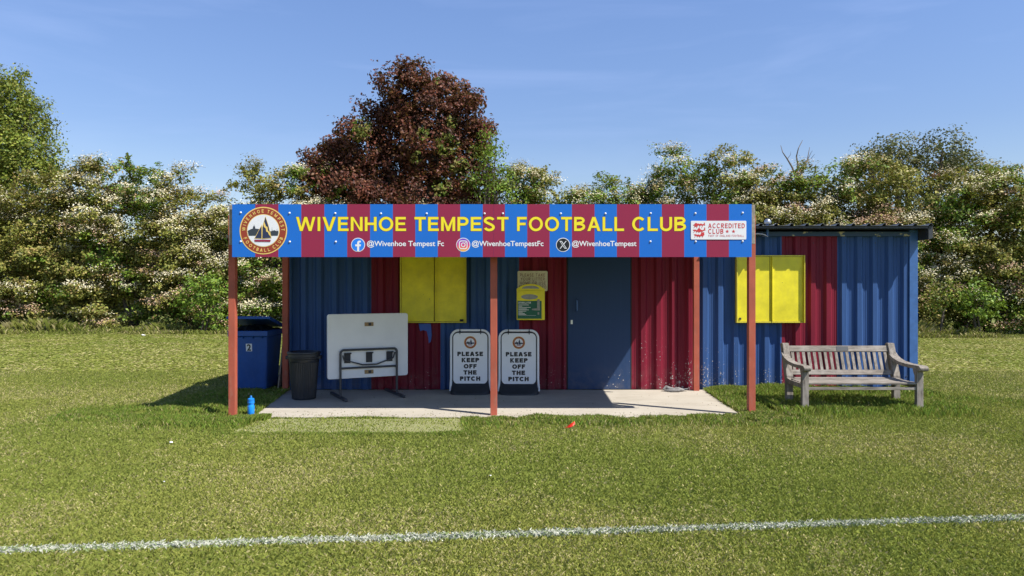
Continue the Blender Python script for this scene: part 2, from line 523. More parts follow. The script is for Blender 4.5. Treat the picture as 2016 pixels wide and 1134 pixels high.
def blades(name, x, y, h, w, lean, cols, mat, z0=0.0, parent=None, wind=(0.0, 0.0)):
    n = len(x)
    a = RNG.random(n) * 2*np.pi
    dx, dy = np.cos(a)*w/2, np.sin(a)*w/2
    b = RNG.random(n) * 2*np.pi
    lx = np.cos(b)*lean*h + wind[0]*h; ly = np.sin(b)*lean*h + wind[1]*h
    V = np.empty((n, 4, 3))
    z = np.zeros(n) + z0
    V[:, 0] = np.stack([x-dx, y-dy, z-0.01], 1)
    V[:, 1] = np.stack([x+dx, y+dy, z-0.01], 1)
    V[:, 2] = np.stack([x+lx*0.45+dx*0.75, y+ly*0.45+dy*0.75, z+h*min(0.6, max(0.35, 1-0.45*lean)*0.8)], 1)
    V[:, 3] = np.stack([x+lx, y+ly, z+h*max(0.35, 1-0.45*lean)], 1)
    return bulk(name, V, 4, cols, mat, parent)

# ---------------------------------------------------------------- setting: ground, slab
YW = 11.46                       # crest plane of the hut's front wall
g = MB()
g.add([(-400, -60, 0), (400, -60, 0), (400, 700, 0), (-400, 700, 0)], [(0, 1, 2, 3)])
tag(g.build('ground', M['ground'], fix=False), kind='structure')

slab_poly = [(-3.17, 9.02), (2.84, 9.02), (2.98, 11.43), (-3.47, 11.43)]
sb = MB(); sb.prism(slab_poly, 'z', -0.05, 0.022)
tag(sb.build('concrete_floor', M['concrete'], bevel=0.006), kind='structure')

mt = MB()
edge = []
xs = np.linspace(-3.15, -0.45, 24)
for x_ in xs: edge.append((x_, 8.03 + 0.06*math.sin(x_*7) + 0.04*math.sin(x_*17)))
for x_ in xs[::-1]: edge.append((x_, 8.95 - 0.02*math.sin(x_*9)))
mt.prism(edge, 'z', 0.0, 0.012)
tag(mt.build('turf_mat', M['mat']), 'pale sandy green flat mat strip on the lawn in front of the concrete', 'mat')

def pal0(n): return np.array([(0.30, 0.26, 0.14), (0.20, 0.22, 0.08), (0.14, 0.11, 0.07)])[RNG.integers(0, 3, n)]
LAWN = {'g1': (0.245, 0.292, 0.056), 'g2': (0.345, 0.350, 0.084), 'st': (0.54, 0.475, 0.22)}
def lawn_cols(x, y, n, dark=1.0, straw=0.0):
    p = fbm(x, y, 0.45); q = fbm(x+40, y-17, 1.5); r = RNG.random(n)
    t = np.clip((p-0.30)*1.6 + (r-0.5)*1.0, 0, 1)[:, None]
    c = np.array(LAWN['g1'])*(1-t) + np.array(LAWN['g2'])*t
    s = np.clip(0.13 + (q-0.50)*0.75 + (p-0.5)*0.5 + straw, 0.05, 0.34)
    s = (RNG.random(n) < s)[:, None]
    c = np.where(s, np.array(LAWN['st'])*(0.7+0.5*RNG.random(n)[:, None]), c)
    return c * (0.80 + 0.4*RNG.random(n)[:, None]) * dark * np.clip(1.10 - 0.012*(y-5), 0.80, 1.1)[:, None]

def line_y(x): return 5.03 + (x + 0.0) * 0.0975 - 0.012*np.sin(x*1.3)
# chalk line: photo y 1085 at the left edge to y 1022 at the right edge
def line_mask(x, y):
    L = np.array([(-3.11, 4.43), (3.55, 5.06)])
    yy = L[0, 1] + (x - L[0, 0])/(L[1, 0]-L[0, 0])*(L[1, 1]-L[0, 1])
    return y - yy
def blocked(x, y):
    b = (y > 9.0) & (y < 11.46) & (x > -3.16 - (y-9.0)*0.125) & (x < 2.83 + (y-9.0)*0.06)
    b |= (y > 11.43) & (y < 14.2) & (x > -3.5) & (x < 6.32)
    return b
def on_mat(x, y):
    return (x > -3.15) & (x < -0.45) & (y > 8.04) & (y < 8.93)

def scatter(n, y0, y1, pw):
    """points over the visible wedge, density ~ y^-pw"""
    u = RNG.random(n); k = 2 - pw
    if abs(k) < 1e-6: y = y0*(y1/y0)**u
    else: y = (y0**k + u*(y1**k - y0**k))**(1/k)
    half = 0.70*y + 1.1
    x = (RNG.random(n)*2-1)*half
    return x, y

xx, yy = scatter(900000, 3.2, 14, 1.75)
ok = ~blocked(xx, yy) & ~(on_mat(xx, yy) & (RNG.random(len(xx)) < 0.62 + 0.5*(fbm(xx, yy, 2.5)-0.5)))
xx, yy = xx[ok], yy[ok]
d = line_mask(xx, yy)
wob = 0.036 + 0.024*(fbm(xx, yy*3, 3.0)-0.5)
isl = (np.abs(d) < wob) & (RNG.random(len(xx)) < 0.93)
isl |= (np.abs(d) < wob*1.7) & (RNG.random(len(xx)) < 0.28)
hh = (0.018 + 0.026*RNG.random(len(xx))) * (0.8 + 0.6*fbm(xx, yy, 0.7))
ww = 0.0018 + 0.00030*yy
k = ~isl
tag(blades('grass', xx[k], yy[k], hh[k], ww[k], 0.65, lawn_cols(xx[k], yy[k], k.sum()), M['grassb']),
    'short mown lawn grass in the foreground', 'grass', kind='stuff')
# extra blades carrying the chalk
nl = 19000
lx = (RNG.random(nl)*2-1)*5.2
ly = line_mask(lx, np.zeros(nl))*-1 + RNG.normal(0, 0.021, nl)
lx = np.concatenate([xx[isl], lx]); ly = np.concatenate([yy[isl], ly])
lc = np.array((0.72, 0.73, 0.60))*(0.6+0.42*RNG.random(len(lx)))[:, None]
gm = RNG.random(len(lx)) < 0.34
lc[gm] = np.array((0.26, 0.33, 0.13))
tag(blades('painted_line', lx, ly, 0.022+0.035*RNG.random(len(lx)), np.full(len(lx), 0.0045), 0.65, lc, M['linegrass']),
    kind='structure')

xx, yy = scatter(330000, 14, 34, 1.3)
ok = ~blocked(xx, yy)
xx, yy = xx[ok], yy[ok]
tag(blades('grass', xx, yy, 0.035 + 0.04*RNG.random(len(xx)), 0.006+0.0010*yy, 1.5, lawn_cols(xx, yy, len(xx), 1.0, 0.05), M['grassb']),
    'mown lawn grass running back to the hedge', 'grass', kind='stuff')

# longer uncut grass along the slab, wall foot, posts and bench
gx, gy, gh = [], [], []
def tuft_band(n_, fx, fy, h0, h1, thr=0.0, s=3.0):
    n = int(n_*2.3)
    x = fx(RNG.random(n)); y = fy(RNG.random(n), x)
    nn_ = fbm(x, y, s)
    k = nn_ > thr
    gx.append(x[k]); gy.append(y[k]); gh.append((h0 + (h1-h0)*RNG.random(k.sum())**1.5)*(0.35+0.75*nn_[k]))
U = lambda a, b: (lambda u: a + (b-a)*u)
def Gy(c, s): return lambda u, x: c + RNG.normal(0, s, len(x))
tuft_band(15000, U(-0.6, 2.9), lambda u, x: 8.99 - np.abs(RNG.normal(0, 0.22, len(x))), 0.04, 0.12, 0.30)
tuft_band(2600, U(-3.2, -0.5), lambda u, x: 8.99 - np.abs(RNG.normal(0, 0.03, len(x))), 0.02, 0.07, 0.46)
tuft_band(5200, U(-3.25, -0.35), lambda u, x: 8.0 + RNG.normal(0, 0.05, len(x)), 0.03, 0.075, 0.2)
tuft_band(700, U(-0.55, -0.35), lambda u, x: 8.0 + 0.95*u, 0.03, 0.08, 0.1)
tuft_band(900, U(-3.3, -3.1), lambda u, x: 8.0 + 0.95*u, 0.03, 0.08, 0.1)
tuft_band(9000, U(2.6, 3.6), lambda u, x: 8.9 + RNG.normal(0, 0.16, len(x)), 0.05, 0.15, 0.3)
tuft_band(14000, U(3.0, 4.6), lambda u, x: 11.42 - np.abs(RNG.normal(0, 0.35, len(x))), 0.06, 0.19, 0.2)
tuft_band(9000, U(4.4, 6.3), lambda u, x: 11.42 - np.abs(RNG.normal(0, 0.3, len(x))), 0.05, 0.16, 0.3)
tuft_band(17000, U(3.4, 5.9), lambda u, x: 9.9 + RNG.normal(0, 0.34, len(x)), 0.05, 0.17, 0.22)
tuft_band(8000, U(2.9, 3.25), lambda u, x: 9.1 + 2.3*u, 0.05, 0.15, 0.2)
tuft_band(9000, U(-4.3, -3.05), lambda u, x: 8.75 + RNG.normal(0, 0.20, len(x)), 0.05, 0.15, 0.33)
tuft_band(3500, U(-3.35, -2.95), lambda u, x: 8.93 + RNG.normal(0, 0.06, len(x)), 0.05, 0.14, 0.2)
tuft_band(15000, lambda u: -4.6+1.35*u, lambda u, x: 9.3 + 2.2*u, 0.05, 0.15, 0.2)
tuft_band(9000, U(-5.6, -4.2), lambda u, x: 9.25 + RNG.normal(0, 0.25, len(x)), 0.04, 0.10, 0.42)
tuft_band(4000, U(6.0, 9.0), lambda u, x: 10.2 + RNG.normal(0, 0.35, len(x)), 0.04, 0.09, 0.45)
gx = np.concatenate(gx); gy = np.concatenate(gy); gh = np.concatenate(gh)
ok = ~blocked(gx, gy)
gx, gy, gh = gx[ok], gy[ok], gh[ok]
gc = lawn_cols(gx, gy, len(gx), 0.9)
r_ = RNG.random(len(gx)) < 0.45
gc[r_] = np.array((0.17, 0.27, 0.038))*(0.6+0.9*RNG.random(r_.sum()))[:, None]
tag(blades('long_grass', gx, gy, gh, 0.0034+0.0018*RNG.random(len(gx)), 0.40, gc, M['grassb']),
    'longer uncut grass round the slab edge, posts and bench', 'grass', kind='stuff')

# dry clippings blown onto the concrete
n = 650
cx_ = -3.1 + 5.9*RNG.random(n); cy_ = np.where(RNG.random(n) < 0.7, 9.04 + np.abs(RNG.normal(0, 0.16, n)), 9.05 + 2.3*RNG.random(n))
cy_ = np.clip(cy_, 9.04, 11.40)
tag(blades('grass_clippings', cx_, cy_, np.full(n, 0.009), np.full(n, 0.015), 1.5, pal0(n), M['grassb'], z0=0.026),
    'dry grass clippings scattered on the concrete floor', 'clippings', kind='stuff')

# rough verge at the foot of the hedge
n = 90000
vx = (RNG.random(n)*2-1)*23
hy = np.where(vx < 0, 26.2, 24.3 + 0.5*np.exp(-((vx-8)/3)**2))
vy = hy - 0.9 + RNG.random(n)*1.8
vh = (0.14 + 0.45*RNG.random(n)) * np.clip(fbm(vx, vy, 0.8)*2.2-0.5, 0.15, 1.4) * np.where(vy < hy-0.3, 0.55, 1.0)
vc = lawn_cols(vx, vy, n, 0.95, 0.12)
tag(blades('verge_grass', vx, vy, vh, 0.016+0.02*RNG.random(n), 0.5, vc, M['grassb']),
    'rough straw and green verge grass along the hedge foot', 'grass', kind='stuff')

# ---------------------------------------------------------------- clubhouse
HX0, HX1 = -3.485, 6.30
hut = empty('clubhouse', (1.4, YW, 0), 'long low blue and maroon corrugated steel hut with open canopy on red brown posts', 'clubhouse')
DX0, DX1 = 0.869, 1.841
STR = [(-9, 0), (-2.197, 1), (-1.114, 0), (0.11, 1), (2.862, 0), (4.197, 1), (5.08, 0), (99, 0)]
def stripe(x):
    for i in range(len(STR)-1):
        if STR[i][0] <= x < STR[i+1][0]: return STR[i][1]
    return 0
PITCH = 0.2405
prof = []                         # profile breakpoints over the whole wall
x_ = 5.135 - PITCH*40
while x_ < HX1 + 1:
    for dx, dy in ((0, 0.0), (0.069, 0.0), (0.104, 0.046), (0.146, 0.046), (0.1475, 0.042), (0.164, 0.042), (0.1655, 0.046), (0.205, 0.046)):
        prof.append((x_ + dx, dy))
    x_ += PITCH
def wall_run(mb, x0, x1, z0, z1, split=True):
    pts = [(x, dy) for x, dy in prof if x0 < x < x1]
    cuts = [s[0] for s in STR if x0 < s[0] < x1] + [x0, x1]
    def dy_at(x):
        for (a, da), (b_, db) in zip(prof, prof[1:]):
            if a <= x <= b_: return da + (db-da)*(x-a)/(b_-a)
        return 0
    pts += [(c, dy_at(c)) for c in cuts]
    pts.sort()
    for (a, da), (b_, db) in zip(pts, pts[1:]):
        if b_ - a < 1e-6: continue
        mb.add([(a, YW+da, z0), (b_, YW+db, z0), (b_, YW+db, z1), (a, YW+da, z1)], [(0, 1, 2, 3)], stripe((a+b_)/2))
wl = MB()
wall_run(wl, HX0, DX0-0.02, 0.02, 2.44)
wall_run(wl, DX1+0.02, HX1-0.12, 0.02, 2.44)
wall_run(wl, DX0-0.02, DX1+0.02, 2.10, 2.44)
wl.build('front_wall', [M['hut_blue'], M['hut_maroon']], hut, fix=False, label='blue and maroon striped profiled steel front wall')
sc_ = MB()
k_ = 5.135 + 0.034 - PITCH*40
while k_ < HX1:
    if HX0+0.1 < k_ < HX1-0.15 and not (DX0-0.05 < k_ < DX1+0.05):
        for z_ in (0.22, 2.30):
            sc_.box(k_-0.007, k_+0.007, YW-0.006, YW+0.002, z_-0.007, z_+0.007)
    k_ += PITCH*2
sc_.build('fixings', M['dark_trim'], hut)['kind'] = 'stuff'
# side and back walls, with ribs
YB = 14.0
for nm, X in (('side_wall', HX0), ('side_wall', HX1)):
    s_ = MB(); sg = 1 if X > 0 else -1
    y_ = YW + 0.05
    while y_ < YB - 0.05:
        y2 = min(y_ + 0.24, YB)
        a = [(0, 0), (0.07, 0), (0.11, 0.03), (0.19, 0.03), (0.24, 0)]
        for (u0, d0), (u1, d1) in zip(a, a[1:]):
            ya, yb = min(y_+u0, YB), min(y_+u1, YB)
            s_.add([(X-sg*d0, ya, 0.02), (X-sg*d1, yb, 0.02), (X-sg*d1, yb, 2.42), (X-sg*d0, ya, 2.42)], [(0, 1, 2, 3)])
        y_ = y2
    s_.build(nm, M['hut_blue'], hut, fix=False)
s_ = MB(); s_.box(HX0+0.03, HX1-0.03, YB-0.02, YB+0.02, 0.02, 2.33); s_.build('back_wall', M['hut_blue'], hut)
# corner posts / trims
c_ = MB(); c_.box(6.175, 6.305, YW-0.022, YW+0.10, 0.0, 2.50); c_.build('corner_trim', M['trim_blue'], hut, bevel=0.004)
c_ = MB(); c_.box(-3.50, -3.43, YW-0.02, YW+0.06, 0.0, 2.44); c_.build('corner_trim', M['trim_blue'], hut, bevel=0.004)
c_ = MB(); c_.box(HX0, 6.174, YW-0.035, YW-0.004, 2.405, 2.475); c_.build('eaves_board', M['flaking'], hut, bevel=0.003, label='dark blue eaves board with flaking cream patches')
c_ = MB(); c_.box(2.96, 6.17, YW-0.008, YW-0.003, 0.0, 0.03); c_.build('base_flashing', M['galv'], hut)
# main roof: trapezoid profile running front to back, slight fall to the rear
rf = MB()
ry0, ry1, rz0, rz1, th = 11.13, 14.25, 2.545, 2.44, 0.004
x_ = -3.68; pr = []
while x_ < 6.30:
    for dx, dz in ((0, 0), (0.165, 0.0), (0.195, 0.034), (0.222, 0.034)):
        pr.append((x_+dx, dz))
    x_ += 0.2335
pr.append((6.37, 0))
for (a, da), (b_, db) in zip(pr, pr[1:]):
    if b_ - a < 1e-5: continue
    v = []
    for t in (0, th):
        v += [(a, ry0, rz0+da+t-th), (b_, ry0, rz0+db+t-th), (b_, ry1, rz1+db+t-th), (a, ry1, rz1+da+t-th)]
    rf.add(v, [(3, 2, 1, 0), (4, 5, 6, 7), (0, 1, 5, 4), (2, 3, 7, 6)])
rf.build('roof', M['roof'], hut, fix=False, label='grey trapezoid profile steel roof')
c_ = MB(); c_.prism([(6.308, 2.535), (6.375, 2.555), (6.375, 2.355), (6.308, 2.335)], 'y', 11.155, 14.2); c_.build('barge_board', M['dark_trim'], hut, bevel=0.003)
c_ = MB(); c_.box(-3.68, 6.30, 11.155, 11.17, 2.505, 2.535); c_.box(-3.68, 6.30, 11.17, YW-0.036, 2.505, 2.512)
c_.build('soffit', M['dark_trim'], hut)
# small vent pipe above the eaves with a shiny cap
c_ = MB(); X = PX(1513, 11.3)
c_.lathe((X, 11.35, 2.40), [(0.022, 0), (0.022, 0.20)], 16)
vp = c_.build('vent_pipe', M['trim_blue'], hut, smooth=True)
c_ = MB(); c_.lathe((X, 11.34, 2.585), [(0.045, 0), (0.056, 0.02), (0.05, 0.05), (0.028, 0.075), (0.004, 0.082)], 20)
c_.build('cap', M['galv'], vp, smooth=True)
# door
c_ = MB(); c_.box(DX0, DX1, YW-0.012, YW+0.03, 0.025, 2.095)
dr = c_.build('door', M['door_blue'], hut, bevel=0.004, label='plain dark blue steel door')
c_ = MB(); c_.box(DX0-0.02, DX0-0.003, YW-0.006, YW+0.05, 0.02, 2.1); c_.box(DX1+0.003, DX1+0.02, YW-0.006, YW+0.05, 0.02, 2.1)
c_.build('door_frame', M['inner_dark'], hut)
Yd = YW-0.012
c_ = MB(); X = PX(1135.5, Yd)
c_.tube([(X, Yd-0.002, PZ(612, Yd)), (X, Yd-0.05, PZ(611, Yd)), (X, Yd-0.05, PZ(592, Yd)), (X, Yd-0.002, PZ(591, Yd))], 0.011, 8)
c_.build('handle', M['trim_blue'], dr, smooth=True)
c_ = MB(); c_.box(PX(1123.5, Yd), PX(1127.5, Yd), Yd-0.006, Yd+0.001, PZ(638, Yd), PZ(630, Yd)); c_.build('lock_plate', M['galv'], dr)

def shutter(px0, px1, mid, label):
    Yf = 11.385
    x0, x1 = PX(px0, Yf), PX(px1, Yf); z0, z1 = PZ(635.5, Yf), PZ(502.5, Yf); xm = PX(mid, Yf)
    fr = MB(); t = 0.02
    fr.box(x0, x0+t, Yf-0.012, YW-0.001, z0, z1)
    fr.box(x1-t*0.6, x1, Yf-0.045, YW-0.001, z0, z1)
    fr.box(x0+t, x1-t*0.6, Yf-0.012, YW-0.001, z0, z0+t)
    fr.box(x0+t, x1-t*0.6, Yf-0.008, YW-0.001, z1-t, z1)
    f = fr.build('shutter_frame', M['shutter_in'], hut, bevel=0.002, label=label)
    p = MB(); p.box(x0+t+0.004, xm-0.006, Yf+0.002, Yf+0.02, z0+t+0.004, z1-t-0.004); p.build('shutter_panel', M['shutter'], f, bevel=0.002)
    p = MB(); p.box(xm+0.038, x1-t*0.6-0.004, Yf+0.002, Yf+0.02, z0+t+0.004, z1-t-0.004)
    p.box(xm+0.026, xm+0.038, Yf-0.022, Yf+0.02, z0+t+0.004, z1-t-0.004)
    p.box(xm+0.004, xm+0.026, Yf+0.010, Yf+0.02, z0+t+0.004, z1-t-0.004)
    p.build('shutter_panel', M['shutter'], f, bevel=0.002)
    h = MB()
    h.box(x1-0.10, x1-0.045, Yf-0.014, Yf+0.003, z0+0.02, z0+0.055) if px0 < 1000 else h.lathe((x0+0.055, Yf-0.004, z0+0.05), [(0.016, 0), (0.018, 0.02), (0.01, 0.03)], 12)
    h.build('catch', M['inner_dark'], f)
shutter(787.5, 918, 855, 'closed yellow steel shutter behind the canopy')
shutter(1450, 1583, 1516, 'closed yellow steel shutter in the sunlit end of the hut')

# bare blue patch where the maroon has peeled under the left shutter
c_ = MB(); Yq = YW-0.0025
c_.prism([(PX(x, Yq), PZ(y, Yq)) for x, y in ((824, 637), (848, 637), (849, 646), (850, 660), (848, 673), (844, 676), (843, 664), (840, 652), (833, 650), (827, 652))], 'y', Yq, YW+0.03)
c_.build('peeled_patch', M['patch_blue'], hut)

# canopy
YP = 9.165                        # post centre line
for px in (456, 972, 1481):
    X = PX(px, YP-0.042); top = 2.50
    p = MB(); p.box(X-0.042, X+0.042, YP-0.042, YP+0.042, -0.05, top)
    p.build('post', M['post'], hut, bevel=0.004)
for px in (561, 1371.5):
    X = PX(px, 11.30)
    p = MB(); p.box(X-0.043, X+0.043, 11.30, 11.385, -0.02, 2.36)
    p.build('post', M['post'], hut, bevel=0.004)
cr_ = MB()
x_ = -3.41; pr = []
while x_ < 3.0:
    for dx, dz in ((0, 0), (0.03, 0.016), (0.055, 0.016), (0.085, 0)):
        pr.append((min(x_+dx, 2.96), dz))
    x_ += 0.115
pr = [p for i, p in enumerate(pr) if i == 0 or p[0] > pr[i-1][0] + 1e-5]
for (a, da), (b_, db) in zip(pr, pr[1:]):
    v = []
    for t in (0, 0.004):
        v += [(a, 9.06, 2.525+da+t), (b_, 9.06, 2.525+db+t), (b_, 11.40, 2.405+db+t), (a, 11.40, 2.405+da+t)]
    cr_.add(v, [(3, 2, 1, 0), (4, 5, 6, 7), (0, 1, 5, 4), (2, 3, 7, 6)])
cr_.prism([(-3.412, 9.08), (-3.412, 11.12), (-3.67, 11.12)], 'z', 2.455, 2.46)
cr_.build('canopy_roof', M['roof'], hut, fix=False)
for i, y in enumerate((9.245, 10.3, 11.28)):
    z = 2.518 - (y-9.06)*0.055
    p = MB(); p.box(-3.45, 3.0, y-0.02, y+0.02, z-0.10, z-0.003) if i else p.box(-3.39, 2.94, 9.06, 9.10, 2.41, 2.505)
    p.build('canopy_beam', M['oldwood'], hut)
p = MB(); p.box(-3.60, -3.40, 9.28, 9.32, 2.235, 2.265); p.build('canopy_beam', M['oldwood'], hut)
p = MB()                           # ragged spare end of the canopy sheet under the main eaves
pts = [(3.06, 0), (3.3, 0.0), (3.55, 0.02), (3.72, 0.045), (3.80, 0.04), (3.86, 0.015), (3.88, 0.0)]
for (a, da), (b_, db) in zip(pts, pts[1:]):
    v = []
    for t in (0, 0.005):
        v += [(a, 11.16, 2.375+da+t), (b_, 11.16, 2.375+db+t), (b_, 11.41, 2.395+db+t), (a, 11.41, 2.395+da+t)]
    p.add(v, [(3, 2, 1, 0), (4, 5, 6, 7), (0, 1, 5, 4), (2, 3, 7, 6)])
p.build('canopy_sheet_end', M['galv'], hut, fix=False)
for px0, px1 in ((450.5, 460), (1476, 1487)):
    p = MB(); Y = 8.95
    p.box(PX(px0, Y), PX(px1, Y), Y+0.006, Y+0.095, PZ(482 if px0 < 1000 else 480, Y), PZ(403, Y)); p.build('end_board', M['oldwood'], hut, bevel=0.003)
p = MB(); p.box(-3.37, 2.88, 8.958, 9.0, 2.45, 2.58); p.box(-3.37, 2.88, 8.958, 9.0, 2.02, 2.12)
p.build('sign_batten', M['oldwood'], hut)


# ---------------------------------------------------------------- lettering
def _arc(cx, cy, rx, ry, a0, a1, n=10):
    return [(cx+rx*math.cos(math.radians(a0+(a1-a0)*k/n)), cy+ry*math.sin(math.radians(a0+(a1-a0)*k/n))) for k in range(n+1)]
def glyph(ch, t):
    """bold sans capitals, cap height 1, stroke width t: (advance width, ribbons, polygons)"""
    h = t/2; r = []; p = []
    V_ = lambda x, y0=0, y1=1: r.append([(x, y0), (x, y1)])
    H_ = lambda y, x0, x1: r.append([(x0, y), (x1, y)])
    d = t*1.12
    if ch == 'I': V_(h); w = t
    elif ch == 'L': w = .66; V_(h); H_(h, t, w)
    elif ch == 'E': w = .70; V_(h); H_(h, t, w); H_(1-h, t, w*.97); H_(.515, t, w*.90)
    elif ch == 'F': w = .66; V_(h); H_(1-h, t, w); H_(.50, t, w*.88)
    elif ch == 'T': w = .74; H_(1-h, 0, w); V_(w/2, 0, 1-t)
    elif ch == 'H': w = .78; V_(h); V_(w-h); H_(.51, t, w-t)
    elif ch == 'N': w = .78; V_(h); V_(w-h); p.append([(t, 1), (t, 1-d*1.25), (w-t, 0), (w-t, d*1.25)])
    elif ch == 'M': w = .92; V_(h); V_(w-h); m_ = w/2; p.append([(t, 1), (t, .70), (m_-h*.9, 0), (m_, 0), (m_, .30)]); p.append([(w-t, 1), (m_, .30), (m_, 0), (m_+h*.9, 0), (w-t, .70)])
    elif ch == 'V': w = .88; m_ = w/2; p.append([(0, 1), (m_-d*.55, 0), (m_, 0), (m_, t*1.35), (d, 1)]); p.append([(w, 1), (w-d, 1), (m_, t*1.35), (m_, 0), (m_+d*.55, 0)])
    elif ch == 'W':
        w = 1.28; m_ = w/2; a = w*.27; e = d*.92
        p.append([(0, 1), (a-e*.5, 0), (a, 0), (a+.002, t*1.6), (e, 1)]); p.append([(a, 0), (a+e*.5, 0), (m_, .68), (m_, 1), (m_-e*.48, 1), (a+.002, t*1.6)])
        p.append([(w, 1), (w-e, 1), (w-a-.002, t*1.6), (w-a, 0), (w-a+e*.5, 0)]); p.append([(w-a, 0), (w-a-.002, t*1.6), (m_+e*.48, 1), (m_, 1), (m_, .68), (w-a-e*.5, 0)])
    elif ch == 'A':
        w = .90; m_ = w/2; p.append([(0, 0), (m_-d*.55, 1), (m_, 1), (m_, 1-t*1.45), (d, 0)]); p.append([(w, 0), (w-d, 0), (m_, 1-t*1.45), (m_, 1), (m_+d*.55, 1)])
        y = .30; k = (m_-d)/(1-t*1.45); p.append([(d+(y-h*.9)*k, y-h*.9), (w-d-(y-h*.9)*k, y-h*.9), (w-d-(y+h*.9)*k, y+h*.9), (d+(y+h*.9)*k, y+h*.9)])
    elif ch == 'K': w = .80; V_(h); p.append([(t, .28), (t, .56), (w-d*1.15, 1), (w, 1), (w*.53, .56), (w*.40, .46)]); p.append([(w*.40, .46), (w*.53, .60), (w*1.02, 0), (w*1.02-d*1.1, 0)])
    elif ch == 'Y': w = .84; m_ = w/2; V_(m_, 0, .42); p.append([(0, 1), (m_-h, .42), (m_, .42), (m_, .60), (d, 1)]); p.append([(w, 1), (w-d, 1), (m_, .60), (m_, .42), (m_+h, .42)])
    elif ch == 'O': w = .96; r.append(_arc(w/2, .5, w/2-h, .515-h, 90, 450, 28))
    elif ch == 'C': w = .86; r.append(_arc(w/2+.02, .5, w/2-h+.02, .515-h, 42, 318, 22))
    elif ch == 'G': w = .90; r.append(_arc(w/2+.02, .5, w/2-h+.01, .515-h, 42, 330, 22)); H_(.44, w*.52, w); V_(w-h, .12, .44-h)
    elif ch == 'U': w = .78; r.append([(h, 1), (h, .36)] + _arc(w/2, .36, w/2-h, .375-h, 180, 360, 12)[1:] + [(w-h, 1)])
    elif ch == 'D': w = .80; V_(h); r.append([(t, 1-h), (w*.45, 1-h)] + _arc(w*.45, .5, w*.55-h, .5-h, 90, -90, 12)[1:] + [(t, h)])
    elif ch == 'P': w = .72; V_(h); q = .27; r.append([(t, 1-h), (w-q-.02, 1-h)] + _arc(w-q-.04, 1-.31+h*0, q+.04-h, .31-h, 90, -90, 10)[1:] + [(t, .38+h)])
    elif ch == 'R': w = .80; V_(h); q = .27; r.append([(t, 1-h), (w-q-.06, 1-h)] + _arc(w-q-.08, 1-.29, q+.04-h, .29-h, 90, -90, 10)[1:] + [(t, .42+h)]); p.append([(w*.36, .42), (w*.36+d*1.1, .42), (w*1.02, 0), (w*1.02-d*1.25, 0)])
    elif ch == 'B':
        w = .76; V_(h); r.append([(t, 1-h), (w*.52, 1-h)] + _arc(w*.52, .755, w*.43-h, .245-h+.01, 90, -90, 10)[1:] + [(t, .51+h*.2)])
        r.append([(t, .50), (w*.55, .50)] + _arc(w*.55, .275+h*.3, w*.45-h, .275-h*1.1, 90, -90, 10)[1:-1] + [(w*.55, h), (t, h)])
    elif ch == 'S':
        w = .72; r.append(_arc(w/2, .735, w/2-h, .28-h, 18, 200, 12) + [(w*.27, .60), (w*.5, .515), (w*.73, .43)] + _arc(w/2, .27, w/2-h, .285-h, 20, -165, 12))
    else: w = .34
    return w, r, p

def ribbon(pts, t):
    n = len(pts); L = []
    closed = math.hypot(pts[0][0]-pts[-1][0], pts[0][1]-pts[-1][1]) < 1e-5
    for i in range(n):
        if closed: a, b_, c = pts[(i-1) % (n-1)], pts[i], pts[(i+1) % (n-1)] if i < n-1 else pts[1]
        else: a, b_, c = pts[max(0, i-1)], pts[i], pts[min(n-1, i+1)]
        u = Vector((b_[0]-a[0], b_[1]-a[1])); v = Vector((c[0]-b_[0], c[1]-b_[1]))
        u = u.normalized() if u.length > 1e-9 else v.normalized(); v = v.normalized() if v.length > 1e-9 else u
        nn_ = Vector((-(u+v).y, (u+v).x)); nn_ = nn_.normalized() if nn_.length > 1e-6 else Vector((-u.y, u.x))
        k = t/2/max(0.6, nn_.dot(Vector((-u.y, u.x))))
        L.append(((b_[0]+nn_.x*k, b_[1]+nn_.y*k), (b_[0]-nn_.x*k, b_[1]-nn_.y*k)))
    return [[L[i][1], L[i+1][1], L[i+1][0], L[i][0]] for i in range(n-1)]

def caps_polys(s, t, gap):
    """list of (glyph index, x0, width, polygons)"""
    x = 0; out = []
    for ch in s:
        w, r, p = glyph(ch, t)
        P = []
        for i, q in enumerate(r): P += [(i, f) for f in ribbon(q, t)]
        for i, q in enumerate(p): P.append((len(r)+i, q))
        out.append((ch, x, w, P)); x += w + gap
    return out, x-gap

def caps(name, s, x0, x1, z0, z1, Y, mat, parent, t=0.2, gap=0.13, grow=0.0):
    G, W_ = caps_polys(s, t, gap)
    b = MB(); sx = (x1-x0)/W_; sz = z1-z0
    for ch, gx_, w, P in G:
        for layer, poly in P:
            if grow:
                cx = sum(q[0] for q in poly)/len(poly); cy = sum(q[1] for q in poly)/len(poly)
                V_ = [Vector(q) for q in poly]; n = len(V_); out = []
                for i in range(n):
                    e1 = (V_[i]-V_[i-1]).normalized(); e2 = (V_[(i+1) % n]-V_[i]).normalized()
                    sgn = 1 if sum(V_[k].x*V_[(k+1) % n].y-V_[(k+1) % n].x*V_[k].y for k in range(n)) > 0 else -1
                    nn_ = Vector((e1.y+e2.y, -(e1.x+e2.x)))*sgn
                    if nn_.length < 1e-6: nn_ = Vector((e1.y, -e1.x))*sgn
                    out.append(V_[i] + nn_.normalized()*grow*1.3)
                poly = [(v.x, v.y) for v in out]
            b.face([(x0+(gx_+q[0])*sx, z0+q[1]*sz) for q in poly], Y-0.00012*layer)
    return b.build(name, mat, parent, fix=False)

